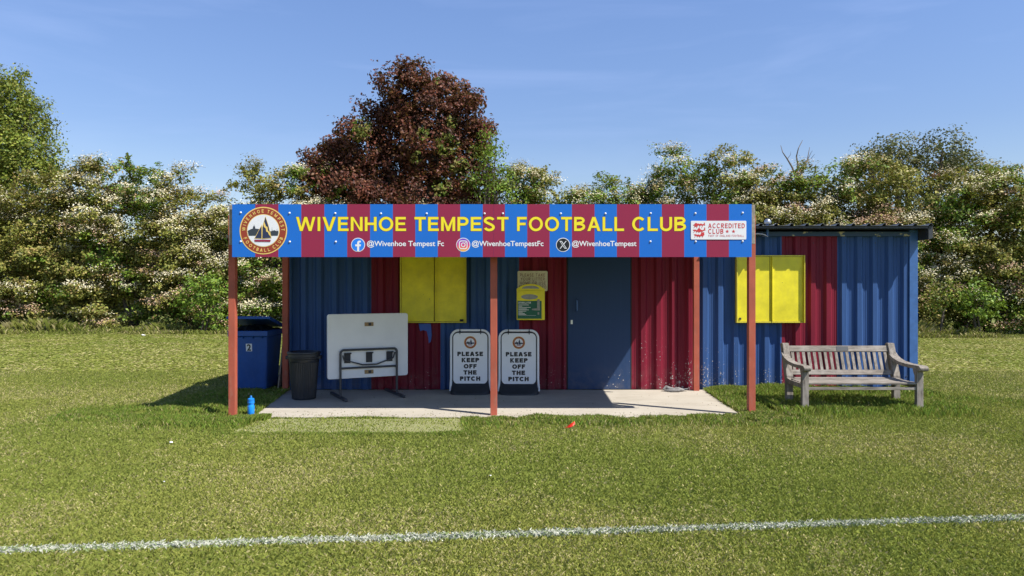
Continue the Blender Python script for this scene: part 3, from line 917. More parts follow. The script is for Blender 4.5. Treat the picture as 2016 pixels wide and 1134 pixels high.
def text_mesh(name, s, x0, x1, z0, z1, Y, mat, parent, off=0.0, xf=None, keep=False, ang=0, spacing=1.0):
    cu = bpy.data.curves.new('t', 'FONT')
    cu.body = s; cu.size = 1.0; cu.offset = off; cu.resolution_u = 4; cu.space_character = spacing
    ob = bpy.data.objects.new('t', cu)
    COL.objects.link(ob)
    dg = bpy.context.evaluated_depsgraph_get(); dg.update()
    me = bpy.data.meshes.new_from_object(ob.evaluated_get(dg))
    bpy.data.objects.remove(ob); bpy.data.curves.remove(cu)
    vs = np.empty(len(me.vertices)*3); me.vertices.foreach_get('co', vs); vs = vs.reshape(-1, 3)
    lo, hi = vs.min(0), vs.max(0)
    o0 = origin_of(parent)
    if keep:                       # one glyph for the ring: x0,z0 centre, x1 width scale, z1 height
        sc = z1 / max(0.72, 1e-6)
        u = (vs[:, 0]-(lo[0]+hi[0])/2)*sc; w = (vs[:, 1]-0.36)*sc
        ca, sa = math.cos(ang), math.sin(ang)
        X = x0 + u*ca - w*sa; Z = z0 + u*sa + w*ca
    else:
        X = x0 + (vs[:, 0]-lo[0])/(hi[0]-lo[0])*(x1-x0)
        Z = z0 + (vs[:, 1]-lo[1])/(hi[1]-lo[1])*(z1-z0)
    P = np.stack([X, np.full(len(X), Y), Z], 1)
    if xf is not None: P = np.array([tuple(xf @ Vector(p)) for p in P])
    faces = [tuple(p.vertices) for p in me.polygons]
    if name is None: return P, faces, hi[0]-lo[0]
    P = P - np.array([o0.x, o0.y, o0.z])
    m2 = bpy.data.meshes.new(name); m2.from_pydata([tuple(p) for p in P], [], faces); m2.update()
    bpy.data.meshes.remove(me)
    return finish(name, m2, parent, mat)

def badge(cx, cz, R, Y, parent, xf=None, ring_text=True):
    e = 0.0011 if R > 0.2 else 0.0006
    b = MB(xf)
    mats = [M['badge_yellow'], M['badge_red'], M['white'], M['slate'], M['navy'], M['sign_maroon']]
    D = lambda pts: [(cx + (px-748)/443*R, cz + (558-py)/443*R) for px, py in pts]
    b.face(ellipse(cx, cz, R), Y, 0)
    b.face(ellipse(cx, cz, R*0.955), Y-e, 1)
    b.face(ellipse(cx, cz, R*(0.69 if R > 0.2 else 0.675)), Y-2*e, 0)
    b.face(ellipse(cx, cz, R*0.665), Y-3*e, 2)
    b.face(D([(458, 562), (500, 540), (520, 530), (553, 520), (558, 485), (572, 470), (577, 435), (582, 470), (596, 485), (600, 520), (640, 525), (680, 530), (700, 655), (478, 655)]), Y-4*e, 3)
    b.face(D([(850, 575), (900, 568), (908, 565), (911, 490), (916, 562), (955, 550), (1000, 570), (1005, 510), (1009, 568), (1030, 558), (1032, 600), (1018, 655), (850, 655)]), Y-4*e, 3)
    if R > 0.2: b.face(D([(724, 440), (724, 712), (580, 706)]), Y-5*e, 0)
    b.face(D([(716, 468), (716, 702), (594, 698)]), Y-6*e, 4)
    if R > 0.2: b.face(D([(790, 286), (850, 465), (905, 700), (726, 716), (728, 500)]), Y-5*e, 0)
    b.face(D([(790, 306), (846, 475), (892, 692), (734, 706), (738, 500)]), Y-6*e, 4)
    if R > 0.2: b.face(D([(770, 395), (800, 480), (826, 490), (838, 560), (868, 592), (887, 675), (850, 625), (838, 590), (803, 575), (798, 520), (763, 490), (755, 450)]), Y-7*e, 0)
    b.face(D([(580, 728), (890, 728), (880, 768), (592, 764)]), Y-6*e, 5)
    o = b.build('club_badge', mats, parent, fix=False, label='round club badge with a sailing boat')
    if ring_text:
        V, Fc = [], []
        def arc(s, a0, a1, flip):
            ws = []
            for ch in s:
                ws.append(0.38 if ch == ' ' else {'W': 1.0, 'M': .95, 'I': .35, 'O': .85, 'N': .8, 'H': .8}.get(ch, .68) + 0.12)
            tot = sum(ws); acc = 0
            for ch, w in zip(s, ws):
                t = a0 + (a1-a0)*(acc + w/2)/tot; acc += w
                if ch == ' ': continue
                tr = math.radians(t); rr = R*0.825
                ang = tr - math.pi/2 if not flip else tr + math.pi/2
                tt_ = 0.18 if R > 0.2 else 0.12; gw, rr_, pp_ = glyph(ch, tt_)
                polys = [(i, f) for i, q in enumerate(rr_) for f in ribbon(q, tt_)] + [(len(rr_)+i, q) for i, q in enumerate(pp_)]
                hh_ = R*(0.140 if R > 0.2 else 0.12); ca, sa = math.cos(ang), math.sin(ang)
                for ly_, f in polys:
                    bse = len(V)
                    for (qx, qy) in f:
                        u = (qx-gw/2)*hh_*0.86; w_ = (qy-0.5)*hh_
                        V.append((cx+rr*math.cos(tr)+u*ca-w_*sa, Y-2.2*e-0.0001*ly_, cz+rr*math.sin(tr)+u*sa+w_*ca))
                    Fc.append(tuple(range(bse, bse+len(f))))
        arc('WIVENHOE TEMPEST', 183, -3, False)
        arc('FOOTBALL CLUB', 198, 342, True)
        o0 = origin_of(parent)
        me = bpy.data.meshes.new('badge_lettering')
        me.from_pydata([(v[0]-o0.x, v[1]-o0.y, v[2]-o0.z) for v in V], [], Fc); me.update()
        finish('lettering', me, o, M['badge_yellow'])
    return o

# ---------------------------------------------------------------- the long sign board
YS = 8.93
SX = lambda p: PX(p, YS)
SZ = lambda p: PZ(p, YS)
sign = empty('club_sign', (SX(968), YS, SZ(506)), 'long blue and maroon striped club name board along the canopy front', 'sign')
p = MB()
z0, z1 = SZ(506), SZ(402)
bx = [457, 502.5, 548, 593.2, 638.5, 683.5, 728.5, 773.5, 817.5, 862, 906, 950.5, 994, 1038, 1082, 1126, 1170.5, 1214.5, 1258.5, 1303, 1347, 1391, 1435, 1480]
xs_ = [SX(v) for v in bx]
for i in range(23):
    a, c = xs_[i], xs_[i+1]
    if i == 11:                    # joint between the two sheets
        j = SX(972)
        p.add([(a, YS, z0), (j-0.001, YS, z0), (j-0.001, YS, z1), (a, YS, z1)], [(0, 1, 2, 3)], 1)
        p.add([(j+0.001, YS, z0), (c, YS, z0), (c, YS, z1), (j+0.001, YS, z1)], [(0, 1, 2, 3)], 1)
    else:
        p.add([(a, YS, z0), (c, YS, z0), (c, YS, z1), (a, YS, z1)], [(0, 1, 2, 3)], i % 2)
a, c = xs_[0], xs_[-1]
p.add([(a, YS+0.004, z0), (c, YS+0.004, z0), (c, YS+0.004, z1), (a, YS+0.004, z1), (a, YS, z0), (c, YS, z0), (c, YS, z1), (a, YS, z1)],
      [(3, 2, 1, 0), (0, 1, 5, 4), (1, 2, 6, 5), (2, 3, 7, 6), (3, 0, 4, 7)], 0)
p.build('striped_panel', [M['sign_blue'], M['sign_maroon']], sign, fix=False)
words = (('WIVENHOE', 583, 799.5), ('TEMPEST', 816, 1001), ('FOOTBALL', 1018, 1228.5), ('CLUB', 1244.5, 1350.5))
for w, a, c in words:
    caps('letter_outline', w, SX(a), SX(c), SZ(454.8), SZ(427.2), YS-0.0006, M['sign_edge'], sign, 0.175, 0.15, grow=0.022)
    caps('lettering', w, SX(a), SX(c), SZ(454.8), SZ(427.2), YS-0.0024, M['sign_yellow'], sign, 0.175, 0.15)
for w, a, c in (('@Wivenhoe Tempest Fc', 722.5, 874), ('@WivenhoeTempestFc', 929, 1070), ('@WivenhoeTempest', 1126, 1253)):
    text_mesh('handle_lettering', w, SX(a), SX(c), SZ(487.8), SZ(473.6), YS-0.0014, M['white'], sign, 0.016)
badge(SX(518.6), SZ(454), SX(565.4)-SX(518.6), YS-0.0015, sign)
def disc_icon(px, py, rp, mat):
    b = MB(); b.face(ellipse(SX(px), SZ(py), SX(px+rp)-SX(px)), YS-0.0012, 0); b.build('icon_rim', M['white'], sign, fix=False)
    b = MB(); r = SX(px+rp-1.3)-SX(px); b.face(ellipse(SX(px), SZ(py), r), YS-0.0024, 0)
    return b.build('icon_disc', mat, sign, fix=False)
def spoly(pts, mb, Y, m=0): mb.face([(SX(x), SZ(y)) for x, y in pts], Y, m)
o = disc_icon(705, 482, 13.8, M['fb_blue'])
b = MB(); spoly([(703.2, 495), (703.2, 485), (699.5, 485), (699.5, 481.2), (703.2, 481.2), (703.2, 478), (704.5, 475), (707, 473.8), (710.5, 474), (710.5, 477.3), (708, 477.4), (707.2, 478.8), (707.2, 481.2), (710.7, 481.2), (710.2, 485), (707.2, 485), (707.2, 495)], b, YS-0.0036)
b.build('icon_mark', M['white'], o, fix=False)
o = disc_icon(912, 482, 13.8, M['insta'])
b = MB()
def ringpoly(mb, outer, inner, Y):
    n = len(outer)
    mb.add([(x, Y, z) for x, z in outer] + [(x, Y, z) for x, z in inner], [(i, (i+1) % n, n+(i+1) % n, n+i) for i in range(n)])
ringpoly(b, rrect(SX(903.5), SX(920.5), SZ(490.5), SZ(473.5), 0.030), rrect(SX(905.3), SX(918.7), SZ(488.7), SZ(475.3), 0.021), YS-0.0036)
ringpoly(b, ellipse(SX(912), SZ(482), 0.028, n=24), ellipse(SX(912), SZ(482), 0.0175, n=24), YS-0.0036)
b.face(ellipse(SX(916.4), SZ(477.6), 0.0065, n=10), YS-0.0036)
b.build('icon_mark', M['white'], o, fix=False)
o = disc_icon(1108.5, 482, 13.8, M['black'])
b = MB()
spoly([(1101.5, 474.5), (1106, 474.5), (1116, 489.5), (1111.5, 489.5)], b, YS-0.0036)
spoly([(1113.6, 474.5), (1115.4, 474.5), (1103.6, 489.5), (1101.8, 489.5)], b, YS-0.0032)
b.build('icon_mark', M['white'], o, fix=False)
b = MB(); spoly([(1103.6, 475.8), (1105.3, 475.8), (1113.9, 488.2), (1112.2, 488.2)], b, YS-0.0044); b.build('icon_mark', M['black'], o, fix=False)
for i, (px, py) in enumerate([(474, 418.5), (570, 419.5), (660, 420), (750, 420.5), (840, 420.5), (954, 420.5), (990, 420.5), (1104, 420.5), (1192, 420.5), (1281, 420), (1369, 420), (1462, 419),
                              (474, 475.5), (570.5, 476), (661, 476), (1280.5, 475.5), (1369.5, 475.5), (1462, 475)]):
    b = MB(); X, Z = SX(px), SZ(py)
    for k, (r, d) in enumerate(((0.0125, 0.0), (0.0115, 0.006), (0.007, 0.010))):
        pass
    V = []; fs = []; n = 12
    for (r, d) in ((0.013, 0.0), (0.012, 0.006), (0.007, 0.0105), (0.001, 0.0115)):
        V += [(X + r*math.cos(2*math.pi*k/n), YS-d, Z + r*math.sin(2*math.pi*k/n)) for k in range(n)]
    for q in range(3):
        fs += [(q*n+k, q*n+(k+1) % n, (q+1)*n+(k+1) % n, (q+1)*n+k) for k in range(n)]
    fs.append(tuple(3*n+k for k in range(n)))
    b.add(V, fs); b.build('bolt', M['screw'], sign, smooth=True)
# small white plaque on the board
b = MB(); b.prism(rrect(SX(1360), SX(1469), SZ(471.5), SZ(434.8), 0.012), 'y', YS-0.006, YS-0.0005)
pq = b.build('accreditation_plaque', M['white'], sign, label='small white plaque with red lettering and three red lions')
YQ = YS-0.0075
caps('lettering', 'ACCREDITED', SX(1394), SX(1466), SZ(449.2), SZ(439.8), YQ, M['red'], pq, 0.17, 0.24)
caps('lettering', 'CLUB', SX(1394), SX(1424), SZ(460.2), SZ(450.8), YQ, M['red'], pq, 0.17, 0.24)
caps('lettering', 'PART OF ENGLAND FOOTBALL', SX(1394.5), SX(1464.5), SZ(466.2), SZ(462.2), YQ, M['red'], pq, 0.12, 0.3)
b = MB()
for cx in (1431.5, 1443.8):
    pts = []
    for k in range(10):
        t = math.radians(90+36*k); r = 0.024 if k % 2 == 0 else 0.010
        pts.append((SX(cx)+r*math.cos(t), SZ(455.6)+r*math.sin(t)))
    b.face(pts, YQ)
    b.build('star', M['red'], pq, fix=False); b = MB()
b = MB()
def strip(pts, w, mb=b):
    V = []
    n = len(pts)
    for i, (x, y) in enumerate(pts):
        t = i/(n-1); ww = w[0] + (w[1]-w[0])*t if not callable(w) else w(t)
        V.append((x, y-ww/2)); V.append((x, y+ww/2))
    for i in range(n-1):
        q = [V[2*i], V[2*i+2], V[2*i+3], V[2*i+1]]
        mb.face([(SX(x), SZ(y)) for x, y in q], YQ)
for row, (dy, x0_, x1_, hx) in enumerate(((0, 1364.5, 1388, 1370), (9.5, 1364, 1388.5, 1376), (18.5, 1366, 1386.5, 1383))):
    y0_ = 443 + dy
    N_ = 14
    body = [(x0_+(x1_-x0_)*k/N_, y0_ + 2.4*math.sin(k/N_*math.pi*1.0)*(1 if row else -0.3) + 0.7*math.sin(k*1.9)) for k in range(N_+1)]
    strip(body, lambda t: 1.6 + 2.3*math.sin(math.pi*t))
    b.face(ellipse(SX(hx), SZ(y0_ - (0.3 if row != 1 else -0.6)), 0.021, 0.024, n=12), YQ-0.0006)
    legs = [(x0_+3+5*k, y0_+1.5) for k in range(4)]
    for (lx_, ly_) in legs:
        b.face([(SX(lx_), SZ(ly_)), (SX(lx_+1.3), SZ(ly_)), (SX(lx_-1.2), SZ(ly_+4.6)), (SX(lx_-2.2), SZ(ly_+4.2))], YQ-0.0003)
    b.face([(SX(x1_-1), SZ(y0_)), (SX(x1_), SZ(y0_-4)), (SX(x1_-3), SZ(y0_-5)), (SX(x1_-2), SZ(y0_-3.5)), (SX(x1_-2.2), SZ(y0_))], YQ-0.0003)
b.build('lion_crest', M['red'], pq, fix=False)

# ---------------------------------------------------------------- litter sign and defibrillator
YL = 11.435
ls = empty('litter_notice', (PX(1048, YL), YL, PZ(573, YL)), 'cream rectangular litter notice on the wall behind the yellow cabinet', 'sign')
b = MB(); b.prism(rrect(PX(1019, YL), PX(1078, YL), PZ(573, YL), PZ(533.5, YL), 0.02), 'y', YL, YL+0.02)
b.build('notice_plate', M['cream'], ls)
for s, a, c, y0_, y1_ in (('PLEASE TAKE', 1024, 1073, 544.5, 538.5), ('YOUR LITTER', 1025, 1072.5, 552.3, 546.5), ('HOME OR USE', 1024, 1074, 560.3, 554.3), ('BINS PROVIDED', 1022, 1075.5, 568, 562.3)):
    caps('lettering', s, PX(a, YL), PX(c, YL), PZ(y0_, YL), PZ(y1_, YL), YL-0.0015, M['brownred'], ls, 0.13, 0.34)

YC = 11.22
CX_ = lambda p: PX(p, YC)
CZ_ = lambda p: PZ(p, YC)
df = empty('defibrillator_cabinet', (CX_(1045), YC, CZ_(630)), 'yellow defibrillator cabinet with arched top and green panel on the wall', 'cabinet')
arch = [(CX_(1017.3), CZ_(630)), (CX_(1072.5), CZ_(630)), (CX_(1072.5), CZ_(568.5)), (CX_(1067), CZ_(566))]
for k in range(9):
    t = math.pi*(0.14+0.72*k/8)
    arch.append((CX_(1044.5+25.5*math.cos(t)), CZ_(571.2-12.2*math.sin(t))))
arch += [(CX_(1021), CZ_(566)), (CX_(1017.3), CZ_(568.5))]
b = MB(); b.prism(arch, 'y', YC+0.012, YW-0.002); b.build('housing', M['cab_yellow'], df, bevel=0.004)
b = MB(); b.prism(rrect(CX_(1018.5), CX_(1067.5), CZ_(629), CZ_(572.3), 0.01), 'y', YC, YC+0.011); dd = b.build('cabinet_door', M['cab_yellow'], df, bevel=0.003)
b = MB(); b.prism([(CX_(1044.5)+x_*0.0, 0) for x_ in ()] or [(CX_(1044.5-17*math.cos(t)), CZ_(568.3-5.8*math.sin(t))) for t in np.linspace(0, math.pi, 12)], 'y', YC+0.008, YC+0.013)
b.build('top_window', M['cab_glass'], df)
b = MB(); b.prism(ellipse(CX_(1042.5), CZ_(584.5), CX_(1059)-CX_(1042.5), CZ_(579.3)-CZ_(584.5), n=32), 'y', YC-0.003, YC+0.002); b.build('oval_window', M['cab_glass'], dd)
b = MB(); b.box(CX_(1019), CX_(1066.3), YC-0.002, YC+0.001, CZ_(627.5), CZ_(592.3)); gp = b.build('green_panel', M['cab_green'], dd)
caps('lettering', 'DEFIBRILLATOR', CX_(1020.3), CX_(1045.3), CZ_(597.8), CZ_(594), YC-0.003, M['white'], gp, 0.2, 0.2)
b = MB()
for (y_, x1_, n_) in ((600.3, 1041, 1), (602.8, 1028, 1), (605.2, 1044.5, 1), (608, 1037, 1), (610, 1041, 1), (612.6, 1036, 1), (614.6, 1029, 1), (617, 1033, 1), (619, 1036, 1), (621, 1055, 0.35)):
    b.face([(CX_(1020.5), CZ_(y_+0.55*n_)), (CX_(x1_), CZ_(y_+0.55*n_)), (CX_(x1_), CZ_(y_-0.5*n_)), (CX_(1020.5), CZ_(y_-0.5*n_))], YC-0.003)
b.build('small_print', M['white'], gp, fix=False)
b = MB(); b.prism(rrect(CX_(1057.3), CX_(1062.8), CZ_(611), CZ_(589), 0.018), 'y', YC-0.012, YC-0.0022)
b.prism([(CX_(1047.2), CZ_(610.3)), (CX_(1047.2), CZ_(607.6)), (CX_(1057), CZ_(607)), (CX_(1063), CZ_(605.5)), (CX_(1063), CZ_(611)), (CX_(1057), CZ_(611.4))], 'y', YC-0.018, YC-0.0125)
b.box(CX_(1058.3), CX_(1061.6), YC-0.006, YC-0.0022, CZ_(619.5), CZ_(614.5))
b.build('keypad_handle', M['cab_glass'], dd, bevel=0.002)

# ---------------------------------------------------------------- pavement signs
def a_board(px0, px1, pytop, pybase):
    Y = 11.02
    x0, x1 = PX(px0, Y), PX(px1, Y); xc = (x0+x1)/2; w = x1-x0; zt = PZ(pytop, Y)
    t = empty('pavement_sign', (xc, Y, 0.022), 'x', 'sign', 'keep off the pitch signs')
    fr = MB()
    r = 0.115; R_ = 0.016
    pts = [(x0+R_-0.012, Y+0.01, 0.06), (x0+R_, Y, 0.25)]
    for k in range(9):
        a = math.radians(180-90*k/8); pts.append((x0+R_+r+r*math.cos(a), Y, zt-R_-r+r*math.sin(a)))
    for k in range(9):
        a = math.radians(90-90*k/8); pts.append((x1-R_-r+r*math.cos(a), Y, zt-R_-r+r*math.sin(a)))
    pts += [(x1-R_, Y, 0.25), (x1-R_+0.012, Y+0.01, 0.06)]
    fr.tube(pts, 0.0175, 12); fr.build('frame', M['board_white'], t, smooth=True)
    px_ = w*0.068+0.006
    pt = MB(); pt.prism(rrect(x0+0.027, x1-0.027, 0.145, zt-0.038, 0.085, 8), 'y', Y-0.004, Y+0.004); pb = pt.build('backing', M['rubber'], t)
    pt = MB(); pt.prism(rrect(x0+0.049, x1-0.049, 0.165, zt-0.056, 0.072, 8), 'y', Y-0.010, Y-0.0045); pn = pt.build('panel', M['board_white'], t, bevel=0.0015)
    for hx in (x0+w*0.245, x1-w*0.245):
        h = MB(); h.box(hx-0.006, hx+0.006, Y-0.022, Y+0.022, zt-0.075, zt+0.005); h.box(hx-0.014, hx+0.014, Y-0.024, Y-0.018, zt-0.036, zt-0.026); h.build('hook', M['rubber'], t, bevel=0.002)
    bs = MB()                      # moulded rubber foot: wide, curved front edge
    n = 24
    V = []; Fc = []
    for (k_z, sc) in ((0.0, 1.0), (0.028, 0.985), (0.062, 0.78), (0.10, 0.52), (0.15, 0.22)):
        for k in range(n):
            a = 2*math.pi*k/n
            cxs = math.copysign(abs(math.cos(a))**0.45, math.cos(a)); sys_ = math.copysign(abs(math.sin(a))**0.8, math.sin(a))
            wx = w/2*(0.985 - 0.09*(1-sc) ) if k_z < 0.14 else w/2*0.89
            V.append((xc+wx*cxs, Y+0.02+0.26*sc*sys_*0.8, 0.022+k_z))
    for q in range(4):
        Fc += [(q*n+k, q*n+(k+1) % n, (q+1)*n+(k+1) % n, (q+1)*n+k) for k in range(n)]
    Fc += [tuple(range(n-1, -1, -1)), tuple(4*n+k for k in range(n))]
    bs.add(V, Fc); bs.build('rubber_base', M['rubber'], t, smooth=True)
    badge(xc, zt-PZ(0, Y)+PZ(26, Y), 0.094, Y-0.0115, pn, ring_text=True)
    s = (px1-px0)/80.0
    for i, (word, a, c) in enumerate((('PLEASE', 14.5, 65), ('KEEP', 23, 57.5), ('OFF', 27, 52.5), ('THE', 26.5, 52.5), ('PITCH', 19.5, 59.5))):
        zt_ = pytop + 44.3 + i*12.15
        caps('lettering', word, PX(px0+a*s, Y), PX(px0+c*s, Y), PZ(zt_+8.6, Y), PZ(zt_, Y), Y-0.0115, M['black'], pn, 0.29, 0.12)
    return t
s1 = a_board(886, 966, 648, 776)
s1['label'] = 'white keep off sign on black rubber foot, just left of the centre post'
s2 = copy_tree(s1)
s2.location = (s1.location.x + PX(981.3, 11.02)-PX(886, 11.02) + 0.0, s1.location.y-0.03, s1.location.z-0.002)
s2['label'] = 'white keep off sign on black rubber foot, just right of the centre post'

# ---------------------------------------------------------------- folding table
ang = math.atan2(0.55, 1.06)
TX = Matrix.Translation((-2.61, 10.42, 0)) @ Matrix.Rotation(ang, 4, 'Z')   # local x along board, -y to viewer
tb = empty('folding_table', (-2.1, 10.7, 0.022), 'white plastic folding table stood on its edge with one dark leg frame out', 'table')
L_ = 1.194
b = MB(TX); b.prism(rrect(0, L_, 0.303, 1.228, 0.035), 'y', 0.0, 0.045); b.build('tabletop', M['table'], tb, bevel=0.006)
xa, xb = 0.175, 1.01
yf = -0.035
b = MB(TX)
pts = [(xa, yf, 0.05), (xa, yf, 0.655)]
for k in range(1, 7): a = math.radians(180-15*k); pts.append((xa+0.05+0.05*math.cos(a), yf, 0.665+0.05*math.sin(a)))
for k in range(1, 7): a = math.radians(90-15*k); pts.append((xb-0.05+0.05*math.cos(a), yf, 0.665+0.05*math.sin(a)))
pts += [(xb, yf, 0.655), (xb, yf, 0.05)]
b.tube(pts, 0.0165, 10)
b.tube([(xa, yf, 0.455), (xb, yf, 0.455)], 0.0145, 10)
b.build('leg_frame', M['tube_grey'], tb, smooth=True)
for x_ in (xa, xb):
    b = MB(TX); b.box(x_-0.022, x_+0.022, -0.36, 0.50, 0.024, 0.064); b.build('foot', M['tube_grey'], tb, bevel=0.008)
b = MB(TX); b.tube([(xa+0.03, yf-0.01, 0.64), (xa+0.05, yf-0.01, 0.575), (xa+0.32, yf-0.01, 0.495), (xa+0.53, yf-0.01, 0.495), (xb-0.06, yf-0.01, 0.575), (xb-0.03, yf-0.01, 0.66)], 0.0105, 8); b.build('brace', M['tube_grey'], tb, smooth=True)
for x_ in (xa+0.105, xa+0.425, xa+0.73):
    b = MB(TX); b.box(x_-0.045, x_+0.045, -0.019, -0.002, 0.525, 0.668); b.box(x_-0.05, x_+0.05, yf-0.02, yf+0.012, 0.655, 0.675); b.build('hinge_bracket', M['rubber'], tb, bevel=0.003)
for (x_, z_) in ((0.60, 1.075), (0.60, 0.385)):
    b = MB(TX); b.box(x_-0.065, x_+0.065, -0.010, -0.001, z_-0.028, z_+0.028, 0); b.box(x_-0.01, x_+0.03, -0.014, -0.0101, z_-0.02, z_+0.02, 1); b.build('latch', [M['brass'], M['rubber']], tb)

# ---------------------------------------------------------------- black dustbin
dc = (PX(598.5, 10.5), 10.5, 0.022)
t = empty('dustbin', dc, 'black ribbed plastic dustbin standing on the concrete by the rear left post', 'bin')
b = MB(); b.lathe(dc, [(0.150, 0.0), (0.168, 0.012), (0.172, 0.03), (0.176, 0.10)] , 96, flute=0.0)
V_ = [(0.176, 0.10)] 
b = MB()
b.lathe(dc, [(0.150, 0.0), (0.166, 0.010), (0.171, 0.03)], 96)
b.lathe(dc, [(0.168, 0.03), (0.206, 0.525)], 96, flute=0.006, nf=2)
b.lathe(dc, [(0.206, 0.525), (0.210, 0.53), (0.211, 0.57), (0.207, 0.575)], 96)
b.build('body', M['black_plastic'], t, smooth=True)
b = MB(); b.lathe(dc, [(0.214, 0.575), (0.232, 0.58), (0.234, 0.60), (0.226, 0.605), (0.226, 0.645), (0.236, 0.655), (0.234, 0.672), (0.205, 0.676), (0.190, 0.655), (0.12, 0.665), (0.0, 0.668)], 64); b.build('lid', M['black_plastic'], t, smooth=True)
for sg in (-1, 1):
    b = MB(); x_ = dc[0]+sg*0.225
    b.box(x_-0.018 + sg*0.008, x_+0.018+sg*0.008, dc[1]-0.06, dc[1]+0.06, 0.022+0.565, 0.022+0.615); b.build('handle', M['black_plastic'], t, bevel=0.008)

# ---------------------------------------------------------------- blue wheelie bin
x0, x1 = PX(449, 11.15), PX(527, 11.15); yb0, yb1 = 11.15, 11.92; zr = 0.95
t = empty('wheelie_bin', ((x0+x1)/2, 11.5, 0), 'large blue wheeled rubbish bin numbered 2 with its lid propped open', 'bin')
def frust(mb, a, c, m=0):
    """a,c: (x0,x1,y0,y1,z)"""
    V = [(a[0], a[2], a[4]), (a[1], a[2], a[4]), (a[1], a[3], a[4]), (a[0], a[3], a[4]), (c[0], c[2], c[4]), (c[1], c[2], c[4]), (c[1], c[3], c[4]), (c[0], c[3], c[4])]
    mb.add(V, [(0, 3, 2, 1), (4, 5, 6, 7), (0, 1, 5, 4), (1, 2, 6, 5), (2, 3, 7, 6), (3, 0, 4, 7)], m)
b = MB(); frust(b, (x0+0.05, x1-0.05, yb0+0.10, yb1-0.12, 0.05), (x0+0.012, x1-0.012, yb0+0.02, yb1-0.02, 0.87)); b.build('body', M['bin_blue'], t, bevel=0.03)
b = MB(); b.box(x0-0.006, x1+0.0, yb0-0.012, yb1, 0.868, zr); b.build('rim', M['bin_blue'], t, bevel=0.008)
b = MB()
for fx in (0.12, 0.37, 0.62, 0.85):
    X = x0+(x1-x0)*fx; b.prism([(yb0+0.035, 0.868), (yb0-0.005, 0.868), (yb0+0.03, 0.82)], 'x', X-0.008, X+0.008)
    b.build('rib', M['bin_blue'], t); b = MB()
# rubbish inside
b = MB(); n = 14; V = []; Fc = []
for i in range(n+1):
    for j in range(n+1):
        u, v = i/n, j/n
        V.append((x0+0.02+(x1-x0-0.04)*u, yb0+0.02+(yb1-yb0-0.05)*v, zr-0.02 + 0.11*math.sin(math.pi*u)**0.6*(1-0.6*v)*math.sin(math.pi*min(1, v*3+0.15)/2) + random.uniform(-0.02, 0.03)))
for i in range(n):
    for j in range(n):
        Fc.append((i*(n+1)+j, (i+1)*(n+1)+j, (i+1)*(n+1)+j+1, i*(n+1)+j+1))
b.add(V, Fc); b.build('rubbish', M['bin_inside'], t, smooth=True)
lm = Matrix.Translation((0, yb1+0.02, zr+0.02)) @ Matrix.Rotation(math.radians(-12.5), 4, 'X') @ Matrix.Translation((0, -(yb1+0.02), 0))
b = MB(lm); b.box(x0-0.02, x1+0.045, yb0-0.04, yb1+0.03, 0.0, 0.022); b.box(x0-0.02, x1+0.045, yb0-0.045, yb0-0.03, -0.02, 0.022)
b.box(x1+0.030, x1+0.046, yb0-0.03, yb1+0.03, -0.03, -0.001)
b.build('lid', M['bin_blue'], t, bevel=0.006)
yf_ = lambda z: yb0+0.10 + (0.02-0.10)*(z-0.05)/(0.82)
b = MB(); za, zb = PZ(692, yb0), PZ(677, yb0)
xa_, xb_ = PX(482.5, yb0), PX(494.5, yb0)
b.add([(xa_, yf_(za)-0.002, za), (xb_, yf_(za)-0.002, za), (xb_, yf_(zb)-0.002, zb), (xa_, yf_(zb)-0.002, zb)], [(0, 1, 2, 3)])
st = b.build('number_sticker', M['white'], t, fix=False)
sh = Matrix.Identity(4); sh[1][2] = (yf_(zb)-yf_(za))/(zb-za); sh[1][3] = -sh[1][2]*za
text_mesh('number', '2', PX(484.5, yb0), PX(492.8, yb0), za+0.008, zb-0.008, yf_(za)-0.004, M['black'], st, 0.03, xf=sh)
for sg in (x0+0.05, x1-0.05):
    b = MB(); b.tube([(sg-0.03, yb1-0.08, 0.10), (sg+0.03, yb1-0.08, 0.10)], 0.10, 24); b.build('wheel', M['rubber'], t, smooth=True)

# planks leaning on the hut side
for i, (xa_, xb_, w_) in enumerate(((-3.62, -3.56, 0.16), (-3.60, -3.53, 0.13))):
    b = MB(); yk = 11.56 + i*0.22
    b.bar((xa_, yk-0.10+0.0, 0.0), (xb_, yk+0.05, 0.98-i*0.1), w_, 0.022, up=(1, 0, 0))
    tag(b.build('plank', M['oldwood'], bevel=0.003), ('weathered grey plank leaning on the hut side behind the blue bin, front one', 'weathered grey plank leaning on the hut side behind the blue bin, rear one')[i], 'plank', 'planks leaning by the blue bin')

# ---------------------------------------------------------------- water bottle
bc = (PX(495.3, 9.24), 9.22, 0.0)
t = empty('water_bottle', bc, 'bright blue plastic sports bottle standing in the grass at the slab corner', 'bottle')
b = MB(); b.lathe(bc, [(0.034, 0.0), (0.038, 0.008), (0.041, 0.05), (0.043, 0.118), (0.040, 0.128), (0.0345, 0.138), (0.0345, 0.147), (0.041, 0.158), (0.043, 0.175), (0.040, 0.184)], 32); b.build('body', M['bottle'], t, smooth=True)
b = MB(); b.lathe(bc, [(0.041, 0.184), (0.042, 0.190), (0.040, 0.213), (0.028, 0.222), (0.014, 0.226), (0.012, 0.240), (0.014, 0.244), (0.010, 0.252)], 32); b.build('cap', M['bottle_dark'], t, smooth=True)

